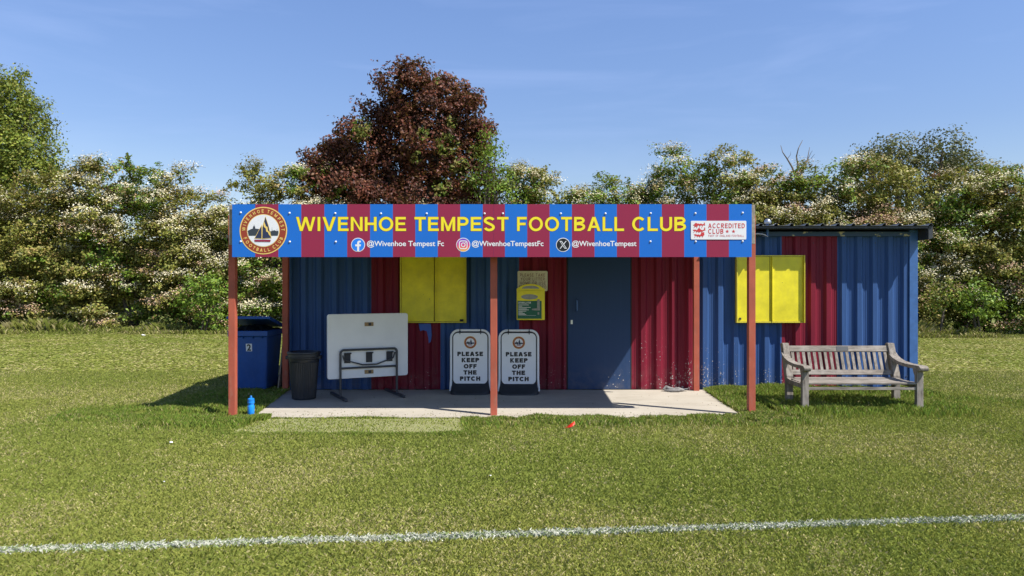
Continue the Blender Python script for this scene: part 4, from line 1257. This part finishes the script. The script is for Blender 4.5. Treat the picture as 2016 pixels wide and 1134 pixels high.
# ---------------------------------------------------------------- bench
t = empty('park_bench', (4.5, 9.9, 0), 'weathered grey wooden garden bench with slatted back in front of the hut end', 'bench')
fxl, fxr = 3.777, 5.25           # front leg centres
fy0 = 9.50
for X in (fxl, fxr):
    b = MB(); b.box(X-0.042, X+0.042, fy0-0.03, fy0+0.035, -0.04, 0.545); b.build('front_leg', M['wood_z'], t, bevel=0.005)
for X in (fxl+0.02, fxr+0.01):
    b = MB(); b.prism([(10.06, -0.04), (10.13, -0.04), (10.14, 0.33), (10.31, 0.82), (10.27, 0.835), (10.22, 0.835), (10.06, 0.40)], 'x', X-0.045, X+0.045)
    b.build('back_leg', M['wood_z'], t, bevel=0.005)
for sg, X in ((-1, fxl), (1, fxr)):
    prof_ = []
    top = [(10.20, 0.715), (10.16, 0.68), (10.08, 0.645), (9.95, 0.615), (9.75, 0.60), (9.60, 0.60), (9.50, 0.603), (9.43, 0.60), (9.395, 0.575), (9.40, 0.545), (9.43, 0.53), (9.46, 0.53)]
    bot = [(9.50, 0.548), (9.60, 0.553), (9.80, 0.556), (9.98, 0.570), (10.08, 0.595), (10.16, 0.64)]
    b = MB(); b.prism(top+bot, 'x', X-0.045+sg*0.004, X+0.06+sg*0.012 if sg > 0 else X+0.045); b.build('armrest', M['wood_z'], t, bevel=0.006)
    b = MB(); b.prism([(9.535, 0.30), (10.07, 0.30), (10.07, 0.375), (9.95, 0.36), (9.535, 0.36)], 'x', X-0.022, X+0.022); b.build('side_rail', M['wood_z'], t, bevel=0.003)
    b = MB(); b.prism([(9.535, 0.545), (9.62, 0.545), (9.60, 0.50), (9.535, 0.40)], 'x', X-0.02, X+0.02); b.build('arm_bracket', M['wood_z'], t, bevel=0.003)
def back_y(z): return 10.09 + (z-0.40)*0.36
xl, xr = fxl+0.066, fxr-0.036
def lean_box(za, zb, x0_, x1_, th_, nm, m):
    b = MB(); ya, yb = back_y(za), back_y(zb)
    b.prism([(ya, za), (ya+th_, za-0.01), (yb+th_, zb-0.01), (yb, zb)], 'x', x0_, x1_); return b.build(nm, m, t, bevel=0.003)
tr_ = lean_box(0.722, 0.80, xl, xr, 0.035, 'top_rail', M['wood_x'])
lean_box(0.415, 0.478, xl, xr, 0.035, 'lower_back_rail', M['wood_x'])
for k in range(18):
    xc = xl+0.045 + (xr-xl-0.09)*k/17
    b = MB(); ya, yb = back_y(0.477)+0.009, back_y(0.722)+0.009
    b.prism([(ya, 0.477), (ya+0.014, 0.472), (yb+0.014, 0.716), (yb, 0.722)], 'x', xc-0.020, xc+0.020)
    b.build('back_slat', M['wood_z'], t, bevel=0.002)
b = MB(); xp0, xp1 = PX(1642, 10.29), PX(1665, 10.29)
b.add([(xp0, back_y(0.733)-0.004, 0.733), (xp1, back_y(0.733)-0.004, 0.733), (xp1, back_y(0.79)-0.004, 0.79), (xp0, back_y(0.79)-0.004, 0.79)], [(0, 1, 2, 3)])
b.build('plaque', M['plaque'], tr_, fix=False)
for k in range(6):
    ya = 9.475 + k*0.103
    b = MB(); zt_ = 0.382 - 0.012*math.sin(math.pi*min(1, k/5)) if k else 0.380
    x0_, x1_ = (fxl+0.044, fxr-0.044) if k in (0,) else (fxl-0.0, fxr+0.0)
    if k == 5: x0_, x1_ = xl, xr
    b.box(x0_, x1_, ya, ya+0.085, zt_-0.022, zt_); b.build('seat_slat', M['wood_x'], t, bevel=0.003)
b = MB(); b.box(fxl+0.043, fxr-0.043, fy0-0.012, fy0+0.02, 0.285, 0.322); b.build('front_rail', M['wood_x'], t, bevel=0.003)
b = MB(); b.box(fxl+0.076, fxr-0.076, 10.08, 10.11, 0.28, 0.33); b.build('rear_rail', M['wood_x'], t, bevel=0.003)

# ---------------------------------------------------------------- small litter
b = MB(); c0 = (PX(1120, 8.38), 8.38)
V = []; N_ = 8
for k in range(N_+1):
    u = k/N_
    V.append((c0[0]-0.055+0.12*u, c0[1]+0.01*math.sin(u*3), 0.008+0.075*u**1.3)); V.append((c0[0]-0.045+0.115*u+0.012*math.sin(u*3.1), c0[1]-0.035*math.sin(math.pi*u)-0.006, 0.004+0.05*u**1.2))
b.add(V, [(2*k, 2*k+2, 2*k+3, 2*k+1) for k in range(N_)])
o = b.build('plastic_scrap', M['scrap_red'], smooth=True)
s_m = o.modifiers.new('thickness', 'SOLIDIFY'); s_m.thickness = 0.003
tag(o, 'curled red plastic scrap lying in the grass in front of the slab', 'litter')
def scrap(px, py, r, label, mat):
    Y = 1.57*F/(py-567); X = PX(px, Y); b = MB(); V = []
    n = 9
    for k in range(n):
        a = 2*math.pi*k/n; rr = r*random.uniform(0.6, 1.1); V.append((X+rr*math.cos(a), Y+rr*0.8*math.sin(a), 0.028+random.uniform(0, r*0.5)))
    V += [(X, Y, 0.03+r*0.6)]
    b.add(V, [(k, (k+1) % n, n) for k in range(n)])
    o = b.build('paper_scrap', mat); q = o.modifiers.new('thickness', 'SOLIDIFY'); q.thickness = 0.002
    tag(o, label, 'litter')
scrap(337, 871, 0.022, 'small pale scrap on the lawn below the dark canopy shadow', M['white'])
scrap(323, 948, 0.010, 'tiny white scrap on the lawn at lower left', M['white'])
scrap(282, 661, 0.085, 'white scrap lying by the foot of the hedge at left', M['white'])
scrap(966, 936, 0.010, 'tiny white fleck on the open lawn below the centre post', M['white'])
# rag and stick at the wall foot
Yr = 11.25
b = MB()
pts = [(PX(1306, Yr), Yr, 0.05), (PX(1312, Yr), Yr+0.02, 0.085), (PX(1318, Yr), Yr-0.02, 0.06), (PX(1326, Yr), Yr-0.03, 0.055), (PX(1334, Yr), Yr-0.06, 0.06), (PX(1345, Yr), Yr-0.05, 0.05)]
b.tube(pts, [0.018, 0.03, 0.035, 0.026, 0.034, 0.016], 9)
b.tube([(PX(1308, Yr), Yr-0.03, 0.04), (PX(1320, Yr), Yr-0.10, 0.045), (PX(1336, Yr), Yr-0.10, 0.05)], [0.014, 0.022, 0.016], 9)
tag(b.build('rag', M['rag'], smooth=True), 'twisted grey rag lying on the concrete at the wall foot', 'rag')
b = MB(); b.tube([(PX(1336, Yr), Yr-0.045, 0.047), (PX(1353, Yr), Yr-0.02, 0.060)], 0.016, 10)
tag(b.build('handle_grip', M['tube_grey'], smooth=True), 'short dark grip poking out of the grey rag by the wall', 'grip')

# ---------------------------------------------------------------- trees and hedge
def rand_dirs(n):
    v = RNG.normal(size=(n, 3)); return v/np.linalg.norm(v, axis=1)[:, None]

def leaf_quads(P, size, out, flat=0.35):
    """rhombic leaves at P, normals between outward and random"""
    n = len(P)
    nrm = out*0.75 + rand_dirs(n)*0.72; nrm[:, 2] += flat
    nrm /= np.linalg.norm(nrm, axis=1)[:, None]
    t = np.cross(nrm, rand_dirs(n)); t /= np.linalg.norm(t, axis=1)[:, None]
    b = np.cross(nrm, t)
    s = size[:, None]
    V = np.empty((n, 4, 3))
    V[:, 0] = P - t*s; V[:, 1] = P - b*s*0.6 + nrm*s*0.12; V[:, 2] = P + t*s; V[:, 3] = P + b*s*0.6 + nrm*s*0.12
    return V

def crown_points(lobes, per_m2, spread, inner=0.25, drop=0.0, ground=0.15):
    Ps, Os = [], []
    L = np.array(lobes)
    for (cx, cy, cz, rx, ry, rz) in lobes:
        area = 4*math.pi*((rx*ry)**1.6/3+(rx*rz)**1.6/3+(ry*rz)**1.6/3)**(1/1.6)
        nc = max(6, int(area*per_m2))
        d = rand_dirs(nc)
        f = 0.86 + 0.30*RNG.random(nc)**1.2 + 0.12*np.sin(d[:, 0]*7+cx*3)*np.sin(d[:, 2]*6+cz)
        ni = int(nc*inner); f[:ni] = 0.35+0.5*RNG.random(ni)
        P = np.array([cx, cy, cz]) + d*np.array([rx, ry, rz])*f[:, None]
        # drop clumps deep inside other lobes
        keep = np.ones(nc, bool)
        for (a, b_, c_, ra, rb, rc) in lobes:
            q = ((P[:, 0]-a)/ra)**2 + ((P[:, 1]-b_)/rb)**2 + ((P[:, 2]-c_)/rc)**2
            keep &= ~((q < 0.40) & (RNG.random(nc) < 0.8))
        P, d = P[keep], d[keep]
        Ps.append(P); Os.append(d)
    P = np.concatenate(Ps); O = np.concatenate(Os)
    k = P[:, 2] > ground
    return P[k], O[k]

def clumps(P, O, n_leaf, spread):
    N = len(P)
    idx = np.repeat(np.arange(N), n_leaf)
    off = np.clip(RNG.normal(size=(len(idx), 3)), -1.7, 1.7)*spread
    off[:, 2] *= 0.75
    sc = (0.6+0.8*RNG.random(N))[idx][:, None]
    return P[idx] + off*sc, O[idx], idx

def pal(n, cols, w, jit=0.25):
    i = RNG.choice(len(cols), size=n, p=np.array(w)/sum(w))
    return np.array(cols)[i]*(1-jit+2*jit*RNG.random(n))[:, None]

def sprigs(xc, yc, zt, n, reach, lean=0.4):
    """twigs that stand out of the crown: list of polylines"""
    out = []
    for _ in range(n):
        a = random.uniform(-1, 1)
        p0 = Vector((xc+a*reach, yc+random.uniform(-0.4, 0.4), zt-random.uniform(0.5, 1.1)))
        d = Vector((a*lean+random.uniform(-.4, .4), random.uniform(-.2, .2), 1)).normalized()
        L = random.uniform(0.6, 1.15); pts = [p0]
        for k in range(5):
            d = (d + Vector((random.uniform(-.1, .1)+a*0.22, random.uniform(-.1, .1), -0.16))).normalized()
            pts.append(pts[-1] + d*L/5)
        out.append(pts)
    return out

def trunk_mesh(base, tips, r, name, parent, mat=None, seed=0):
    b = MB(); base = Vector(base)
    rr = random.Random(seed)
    for i, tp in enumerate(tips):
        tp = Vector(tp); st = base + Vector((rr.uniform(-.1, .1), rr.uniform(-.1, .1), 0))
        mid1 = st.lerp(tp, 0.33) + Vector((rr.uniform(-.2, .2), rr.uniform(-.2, .2), 0.15*(tp.z-st.z)))
        mid2 = st.lerp(tp, 0.68) + Vector((rr.uniform(-.25, .25), rr.uniform(-.2, .2), 0.10*(tp.z-st.z)))
        b.tube([st - Vector((0, 0, .1)), mid1, mid2, tp], [r, r*0.75, r*0.45, r*0.14], 7)
        for q in range(2):
            s0 = mid2.lerp(tp, rr.uniform(0, .6)); e0 = s0 + Vector((rr.uniform(-1, 1), rr.uniform(-.6, .6), rr.uniform(.1, .8)))*0.9
            b.tube([s0, s0.lerp(e0, .5)+Vector((0, 0, .08)), e0], [r*0.3, r*0.18, r*0.06], 5)
    return b.build(name, mat or M['bark'], parent, smooth=True)

GREENS = [(0.225, 0.235, 0.042), (0.310, 0.285, 0.064), (0.150, 0.180, 0.034), (0.365, 0.300, 0.098)]
FRESH = [(0.155, 0.255, 0.026), (0.215, 0.300, 0.036), (0.110, 0.195, 0.024)]
CREAM = [(0.66, 0.60, 0.40), (0.58, 0.50, 0.31), (0.74, 0.70, 0.52)]
PINKY = [(0.50, 0.33, 0.22), (0.38, 0.24, 0.15), (0.60, 0.46, 0.34)]
BROWNISH = [(0.26, 0.185, 0.06), (0.33, 0.24, 0.09)]

def hawthorn(px, top, Y, halfw, label, white=0.5, pink=0.25, fresh=0.0, name='hawthorn', group='hawthorns of the hedge behind the pitch', nspr=3, dens=1.0, dark=1.0):
    X = PX(px, Y); H = PZ(top, Y)
    t = empty(name, (X, Y+1.0, 0), label, 'tree', group)
    lob = []
    nrow = 6
    for r in range(nrow):
        z = 0.65 + (H-1.45)*r/(nrow-1)
        wk = halfw*(1.0 if r < 4 else (0.9 if r == 4 else 0.6))
        cnt = 3 if r < 5 else 2
        for c in range(cnt):
            xo = (c-(cnt-1)/2)/(max(1, cnt-1)/2)*wk*0.75 + random.uniform(-.25, .25)
            rad = random.uniform(0.72, 1.08)
            lob.append((X+xo, Y+0.9+random.uniform(-.45, .45)+0.10*r, max(0.45, z+random.uniform(-.3, .25)), rad*1.08, rad*0.9, rad*0.85))
    core = [(l[0], l[1]+0.15, l[2], l[3]*0.80, l[4]*0.80, l[5]*0.80) for l in lob]
    P0, O0 = crown_points(core, 4.2*dens, 0.2, 0.30)
    # flattened boughs carried on the outside of the crown, with dark gaps between them
    BP_, BO_ = [], []
    for l in lob:
        for _ in range(7 if l[2] < H*0.75 else 8):
            dv = Vector((random.uniform(-1, 1), random.uniform(-1.25, 0.55), random.uniform(-0.75, 1))).normalized()
            c_ = (l[0]+dv.x*l[3]*1.0, l[1]+dv.y*l[4]*1.0, l[2]+dv.z*l[5]*1.02)
            if c_[2] < 0.15: continue
            BP_.append(c_); BO_.append(tuple(dv))
    BP_ = np.array(BP_); BO_ = np.array(BO_)
    nb_ = 7
    ib = np.repeat(np.arange(len(BP_)), nb_)
    ax_ = RNG.normal(size=(len(BP_), 3)); ax_[:, 2] *= 0.25; ax_ = ax_/np.linalg.norm(ax_, axis=1)[:, None]
    P1 = BP_[ib] + ax_[ib]*(RNG.normal(size=len(ib))*0.24)[:, None] + RNG.normal(size=(len(ib), 3))*np.array([0.13, 0.13, 0.065])
    O1 = BO_[ib]*0.6 + np.array([0, 0, 0.5])
    P = np.concatenate([P0, P1]); O = np.concatenate([O0, O1])
    bough = np.concatenate([np.full(len(P0), -1), ib])
    LP, LO, idx = clumps(P, O, 34, 0.125)
    # sprigs
    spr = sprigs(X, Y+0.9, H, nspr, halfw*0.7)
    sp_pts = np.array([tuple(p.lerp(q, u)) for pts in spr for p, q in zip(pts, pts[1:]) for u in (0, .33, .66)]).reshape(-1, 3)
    if len(sp_pts):
        SPp = np.repeat(sp_pts, 7, 0) + RNG.normal(size=(len(sp_pts)*7, 3))*0.055
        LP = np.concatenate([LP, SPp]); LO = np.concatenate([LO, rand_dirs(len(SPp))]); idx = np.concatenate([idx, RNG.integers(0, len(P), len(SPp))])
    k = LP[:, 2] > 0.08; LP, LO, idx = LP[k], LO[k], idx[k]
    V = leaf_quads(LP, 0.034+0.036*RNG.random(len(LP)), LO)
    tone = (0.70+0.6*RNG.random(len(P)))[idx]
    patch = fbm(LP[:, 0]+LP[:, 1]*0.3, LP[:, 2], 0.7)
    cols = pal(len(LP), GREENS, (4, 3, 3, 1.5))
    fr = (patch > 0.58-fresh*0.4) & (RNG.random(len(LP)) < 0.75)
    cols[fr] = pal(fr.sum(), FRESH, (3, 2, 3))
    br = (RNG.random(len(P)) < 0.18)[idx] & (RNG.random(len(LP)) < 0.6)
    cols[br] = pal(br.sum(), BROWNISH, (1, 1))
    bulk('foliage', V, 4, cols*tone[:, None]*dark, M['leaf'], t)
    # blossom: sprays lying on the outside of clumps
    bn = fbm(BP_[:, 0]*1.0+9, BP_[:, 2]+BP_[:, 1], 0.8)
    flow = RNG.random(len(BP_)) < np.clip((bn-0.50)*3.0+white*0.78+0.10, 0.04, 0.98)
    pinkb = RNG.random(len(BP_)) < np.clip(pink*1.1 + (fbm(BP_[:, 0]+3, BP_[:, 2]-8, 0.5)-0.5)*2 + (1.6-BP_[:, 2])*0.10, 0.02, 0.95)
    q = (bough >= 0) & flow[bough] & (RNG.random(len(P)) < 0.9)
    BP = P[q] + np.array([0, 0, 0.075]) + O[q]*0.05
    nb = 40
    idb = np.repeat(np.arange(len(BP)), nb)
    off = RNG.normal(size=(len(idb), 3))*np.array([0.16, 0.15, 0.06])
    BQ = BP[idb] + off + O[q][idb]*0.05
    BQ[:, 2] += 0.03
    Vb = leaf_quads(BQ, 0.020+0.021*RNG.random(len(BQ)), O[q][idb], 0.7)
    isp = pinkb[bough[q]][idb]
    cb = pal(len(BQ), CREAM, (3, 3, 3), 0.18)
    cb[isp] = pal(isp.sum(), PINKY, (3, 2, 2), 0.2)
    bulk('blossom', Vb, 4, cb, M['petal'], t)
    tips = [l[:3] for l in random.sample(lob[4:], 5)]
    tm = trunk_mesh((X, Y+1.1, 0), tips, 0.09, 'trunk', t, seed=int(px))
    if spr:
        b = MB()
        for pts in spr: b.tube(pts, [0.016, 0.014, 0.011, 0.009, 0.006, 0.003], 5)
        b.build('twig', M['bark'], t)
    return t

HAW = [  # px, top py, Y, half width, white, pink, fresh, label
    (-160, 330, 26.3, 1.7, .45, .4, .1, 'hawthorn standing just off the left edge behind the tall green tree'),
    (-20, 352, 26.5, 1.6, .50, .35, .1, 'hawthorn bush at the far left edge under the tall green tree'),
    (105, 322, 26.6, 1.6, .45, .3, .15, 'olive green hawthorn directly right of the tall green tree'),
    (235, 300, 26.8, 1.6, .72, .3, .05, 'tall hawthorn with thick cream blossom on its rounded top, left part of hedge'),
    (345, 366, 26.6, 1.0, .75, .25, .0, 'thin pale hawthorn with bare twigs beside the gap of sky'),
    (440, 398, 27.0, 0.95, .70, .25, .15, 'low hawthorn in the dip of the hedge behind the left post'),
    (535, 322, 27.2, 1.7, .80, .1, .1, 'hawthorn with cream blossom left of the copper red tree, above the round badge'),
    (632, 352, 27.2, 1.3, .72, .1, .05, 'dark hawthorn below the left side of the copper red tree'),
    (780, 392, 27.0, 1.6, .3, .2, .1, 'hawthorn hidden low under the middle of the copper red tree'),
    (905, 392, 27.0, 1.4, .3, .2, .3, 'hawthorn hidden low under the right side of the copper red tree'),
    (1035, 312, 27.0, 0.95, .35, .1, .2, 'dark green hawthorn with an arching top just right of the copper red tree'),
    (1140, 366, 27.0, 1.4, .85, .15, .0, 'low pale blossoming hawthorn over the word FOOTBALL'),
    (1262, 342, 27.0, 1.5, .80, .25, .0, 'hawthorn with cream pink blossom above the right half of the board'),
    (1400, 292, 26.6, 1.7, .50, .2, .2, 'tallest olive hawthorn above the white plaque'),
    (1520, 318, 26.2, 1.3, .75, .25, .0, 'blossoming hawthorn left of the bare dead branches'),
    (1620, 340, 25.8, 1.3, .60, .45, .0, 'hawthorn right of the bare dead branches above the hut roof'),
    (1720, 312, 25.6, 1.5, .55, .4, .3, 'hawthorn with a fresh green top above the right end of the roof'),
    (1850, 318, 25.2, 1.6, .55, .45, .1, 'pink cream hawthorn standing right of the hut corner'),
    (1985, 326, 24.9, 1.5, .40, .5, .1, 'dark hawthorn with pinkish blossom at the right edge'),
    (2120, 310, 24.8, 1.6, .5, .4, .1, 'hawthorn just past the right edge of the view'),
]
for i, (px, top, Y, hw, wh, pk, fr, lb) in enumerate(HAW):
    hawthorn(px, top, Y, hw, lb, wh, pk, fr, nspr=4 if top < 380 else 1)

# fresh green low saplings in front of the hedge foot
def bush(px, py_c, Y, r, label, cols, leaf=0.05, name='green_bush', group='green bushes in the hedge foot', bott=0.0, n=9):
    X = PX(px, Y); Z = PZ(py_c, Y)
    t = empty(name, (X, Y, 0), label, 'bush', group)
    lob = [(X+random.uniform(-.6, .6)*r, Y+random.uniform(-.2, .2), Z+random.uniform(-.6, .6)*r, r*.55, r*.45, r*.5) for _ in range(n)]
    P, O = crown_points(lob, 10, .2, .2)
    LP, LO, idx = clumps(P, O, 13, 0.11)
    V = leaf_quads(LP, leaf*(0.6+0.7*RNG.random(len(LP))), LO)
    bulk('foliage', V, 4, pal(len(LP), cols, (1,)*len(cols))*(0.75+0.5*RNG.random(len(P)))[idx][:, None], M['leaf'], t)
    trunk_mesh((X, Y+.1, 0), [l[:3] for l in lob[:3]], 0.035, 'stem', t, seed=int(px))
bush(395, 590, 25.9, 0.95, 'fresh green bush in the hedge left of the blue bin', FRESH, 0.055)
bush(1930, 590, 24.0, 0.75, 'bright green bush in the hedge near the right edge', FRESH, 0.06)
bush(1850, 580, 24.2, 0.55, 'small green bush beside the right end of the hut', GREENS+FRESH, 0.05)

# tall green tree at the left edge
def big_tree(name, label, lobes, cols, wts, leaf, per, nl, spread, trunk_base, r, group=None, tone=(0.7, 0.6), extra=None, cat='tree', fan=False):
    t = empty(name, trunk_base, label, cat, group)
    P, O = crown_points(lobes, per, .2, .25)
    LP, LO, idx = clumps(P, O, nl, spread)
    sz = leaf*(0.6+0.7*RNG.random(len(LP)))
    V = leaf_quads(LP, sz, LO)
    c = pal(len(LP), cols, wts)*(tone[0]+tone[1]*RNG.random(len(P)))[idx][:, None]
    if extra is not None: c = extra(LP, c, P, idx)
    if fan:
        V2 = leaf_quads(LP + RNG.normal(size=LP.shape)*0.03, sz*0.9, LO)
        V = np.concatenate([V, V2]); c = np.concatenate([c, c*0.92])
    bulk('foliage', V, 4, c, M['leaf'], t)
    trunk_mesh(trunk_base, [l[:3] for l in lobes[::max(1, len(lobes)//9)]], r, 'trunk', t, seed=len(label))
    return t

def lobes_px(lst, Y, dy=1.0, yr=1.6):
    out = []
    for (px, py, rp) in lst:
        r = rp*Y/F
        out.append((PX(px, Y), Y+random.uniform(-.6, .6)*yr, PZ(py, Y), r, r*1.1, r*0.9))
    return out

YT = 30.0
L1 = [(a, b, c*0.92) for a, b, c in [(48, 250, 36), (60, 305, 44), (90, 335, 24), (25, 195, 30), (-15, 175, 42), (22, 165, 26), (0, 215, 58), (50, 225, 38), (-40, 260, 75), (40, 265, 55), (72, 295, 27), (88, 325, 24), (15, 320, 60), (-60, 340, 80), (70, 350, 45), (-130, 300, 90), (-110, 220, 70), (-60, 170, 45), (105, 345, 22), (0, 380, 60), (-160, 370, 80), (12, 138, 16), (30, 165, 16), (-30, 135, 20), (70, 225, 16), (100, 290, 14), (112, 318, 12)]]
L1 = lobes_px(L1, YT)
big_tree('green_tree', 'tall bright green tree rising above the hedge at the left edge', L1, [(0.165, 0.215, 0.026), (0.23, 0.265, 0.034), (0.105, 0.155, 0.020), (0.21, 0.21, 0.036)], (3, 3, 3, 2), 0.058, 8.5, 30, 0.20, (PX(-30, YT), YT, 0), 0.28)

YM = 29.0
L2 = [(790+(a-790)*0.98, b+7, c*0.92) for a, b, c in [(820, 150, 30), (850, 155, 34), (785, 165, 36), (815, 185, 48), (870, 185, 42), (905, 185, 28), (790, 215, 46), (850, 225, 60), (910, 225, 40), (935, 195, 18), (925, 245, 34), (955, 240, 20), (745, 215, 18), (735, 240, 30), (725, 208, 12), (775, 260, 55),
                (840, 270, 65), (905, 280, 55), (945, 270, 28), (700, 262, 32), (660, 275, 28), (640, 280, 20), (720, 290, 50), (660, 305, 45), (620, 300, 26), (610, 320, 28), (640, 335, 42), (700, 340, 60), (770, 330, 62),
                (850, 335, 68), (920, 335, 48), (950, 355, 34), (690, 375, 55), (760, 390, 62), (840, 395, 66), (910, 395, 50), (955, 390, 28), (600, 305, 12), (640, 365, 30)]]
L2 = lobes_px(L2, YM)
MAPLE = [(0.125, 0.036, 0.022), (0.175, 0.052, 0.028), (0.080, 0.025, 0.017), (0.21, 0.082, 0.038), (0.13, 0.065, 0.030)]
def maple_extra(LP, c, P, idx):
    X = LP[:, 0]; Z = LP[:, 2]
    px = 1008 + X*F/LP[:, 1]; py = 567-(Z-EYE)*F/LP[:, 1]
    # clumps of ivy-green growth show among the copper leaves
    g_ = np.zeros(len(LP), bool)
    for (a, b_, r_) in ((715, 250, 20), (880, 285, 24), (905, 330, 22), (940, 300, 18), (925, 360, 20), (835, 262, 14), (890, 240, 12), (860, 158, 7), (820, 310, 13), (870, 370, 20), (705, 265, 14)):
        g_ |= ((px-a)**2 + (py-b_)**2 < r_*r_) & (RNG.random(len(LP)) < 0.7)
    c[g_] = pal(g_.sum(), GREENS+FRESH[:1], (3, 3, 2, 1, 2))*0.8
    return c
big_tree('copper_maple', 'tall copper red maple rising behind the middle of the hedge', L2, MAPLE, (3, 3, 3, 1.5, 1.5), 0.066, 8.0, 29, 0.175, (PX(810, YM), YM, 0), 0.30, extra=maple_extra, fan=True, tone=(0.65, 0.7))

YG = 27.4
L3 = lobes_px([(955, 300, 18), (965, 265, 16), (975, 290, 14), (960, 335, 26), (985, 345, 24), (975, 375, 30), (945, 365, 22), (1000, 385, 24)], YG, yr=.5)
big_tree('green_sapling', 'bright green feathery tree against the right side of the copper maple', L3, FRESH, (2, 3, 1), 0.055, 8, 16, 0.17, (PX(975, YG), YG+.3, 0), 0.08)

YO = 33.0
L4 = lobes_px([(a, b_+13, c_*0.90) for a, b_, c_ in [(1740, 290, 38), (1790, 290, 45), (1840, 288, 42), (1890, 300, 34), (1700, 305, 28), (1920, 310, 32), (1945, 320, 22), (1780, 330, 55), (1850, 330, 55), (1920, 345, 40), (1720, 340, 45), (1665, 325, 20)]], YO)
OAK = [(0.090, 0.108, 0.030), (0.120, 0.130, 0.040), (0.140, 0.120, 0.050), (0.065, 0.082, 0.026)]
big_tree('oak_tree', 'dark rounded oak crown showing above the hedge at right', L4, OAK, (3, 3, 2, 2), 0.065, 6.5, 24, 0.20, (PX(1800, YO), YO, 0), 0.28)

# a few trees right behind the hedge close the view low down
L5 = lobes_px([(px + random.uniform(-12, 12), 445 + random.uniform(-18, 25), 58) for px in range(60, 560, 75)], 31.0)

# dead bare branches above the hedge
YD = 27.8
t = empty('dead_tree', (PX(1575, YD), YD, 0), 'bare dead grey branches sticking up out of the hedge above the hut roof', 'tree')
b = MB()
W3 = lambda px, py, dy=0.0: (PX(px, YD+dy), YD+dy, PZ(py, YD+dy))
b.tube([W3(1575, 640), W3(1572, 480), W3(1570, 390), W3(1567, 345)], [0.12, 0.10, 0.075, 0.05], 7)
for pts, r in (([(1567, 350), (1560, 330), (1550, 313), (1541, 300), (1537, 286)], .042), ([(1568, 352), (1571, 325), (1568, 308), (1572, 292), (1580, 276)], .042),
               ([(1575, 350), (1584, 328), (1590, 312), (1594, 290)], .040), ([(1587, 320), (1597, 312), (1604, 303)], .018), ([(1590, 315), (1597, 300), (1600, 296)], .012), ([(1571, 350), (1577, 335), (1586, 325)], .03), ([(1550, 313), (1556, 305), (1557, 298)], .012)):
    b.tube([W3(x, y, random.uniform(-.1, .1)) for x, y in pts], [r*(1-0.8*k/(len(pts)-1)) for k in range(len(pts))], 6)
b.build('branches', M['deadwood'], t, smooth=True)
# bare arching twigs at the thin bush on the left
t = empty('bare_twigs', (PX(360, 28.0), 28.0, 0), 'thin bare arching twigs over the low gap in the left hedge', 'twigs')
b = MB(); YD = 28.0
for pts in ([(345, 420), (340, 370), (337, 340), (343, 327), (353, 322)], [(365, 420), (360, 370), (362, 345), (372, 330), (388, 326), (405, 330)], [(380, 330), (381, 322), (384, 316)], [(350, 400), (345, 360), (348, 335)]):
    b.tube([W3(x, y) for x, y in pts], [.02-.016*k/(len(pts)-1) for k in range(len(pts))], 5)
b.build('branches', M['deadwood'], t)

# far field edge: a low distant tree mass so the horizon never shows bare beneath the hedge
n = 60000
fx = (RNG.random(n)*2-1)*70; fy = 44 + RNG.random(n)*8
fz = 0.1 + RNG.random(n)**1.2*(3.6+1.6*fbm(fx, fy, 0.25))
V = leaf_quads(np.stack([fx, fy, fz], 1), 0.22+0.22*RNG.random(n), rand_dirs(n))
tag(bulk('far_wood', V, 4, pal(n, OAK+GREENS[:1], (2, 2, 1, 2, 2)), M['leaf']), 'low band of distant trees glimpsed through gaps in the hedge', 'wood', kind='stuff')
for o in bpy.data.objects:
    if 'org' in o: del o['org']
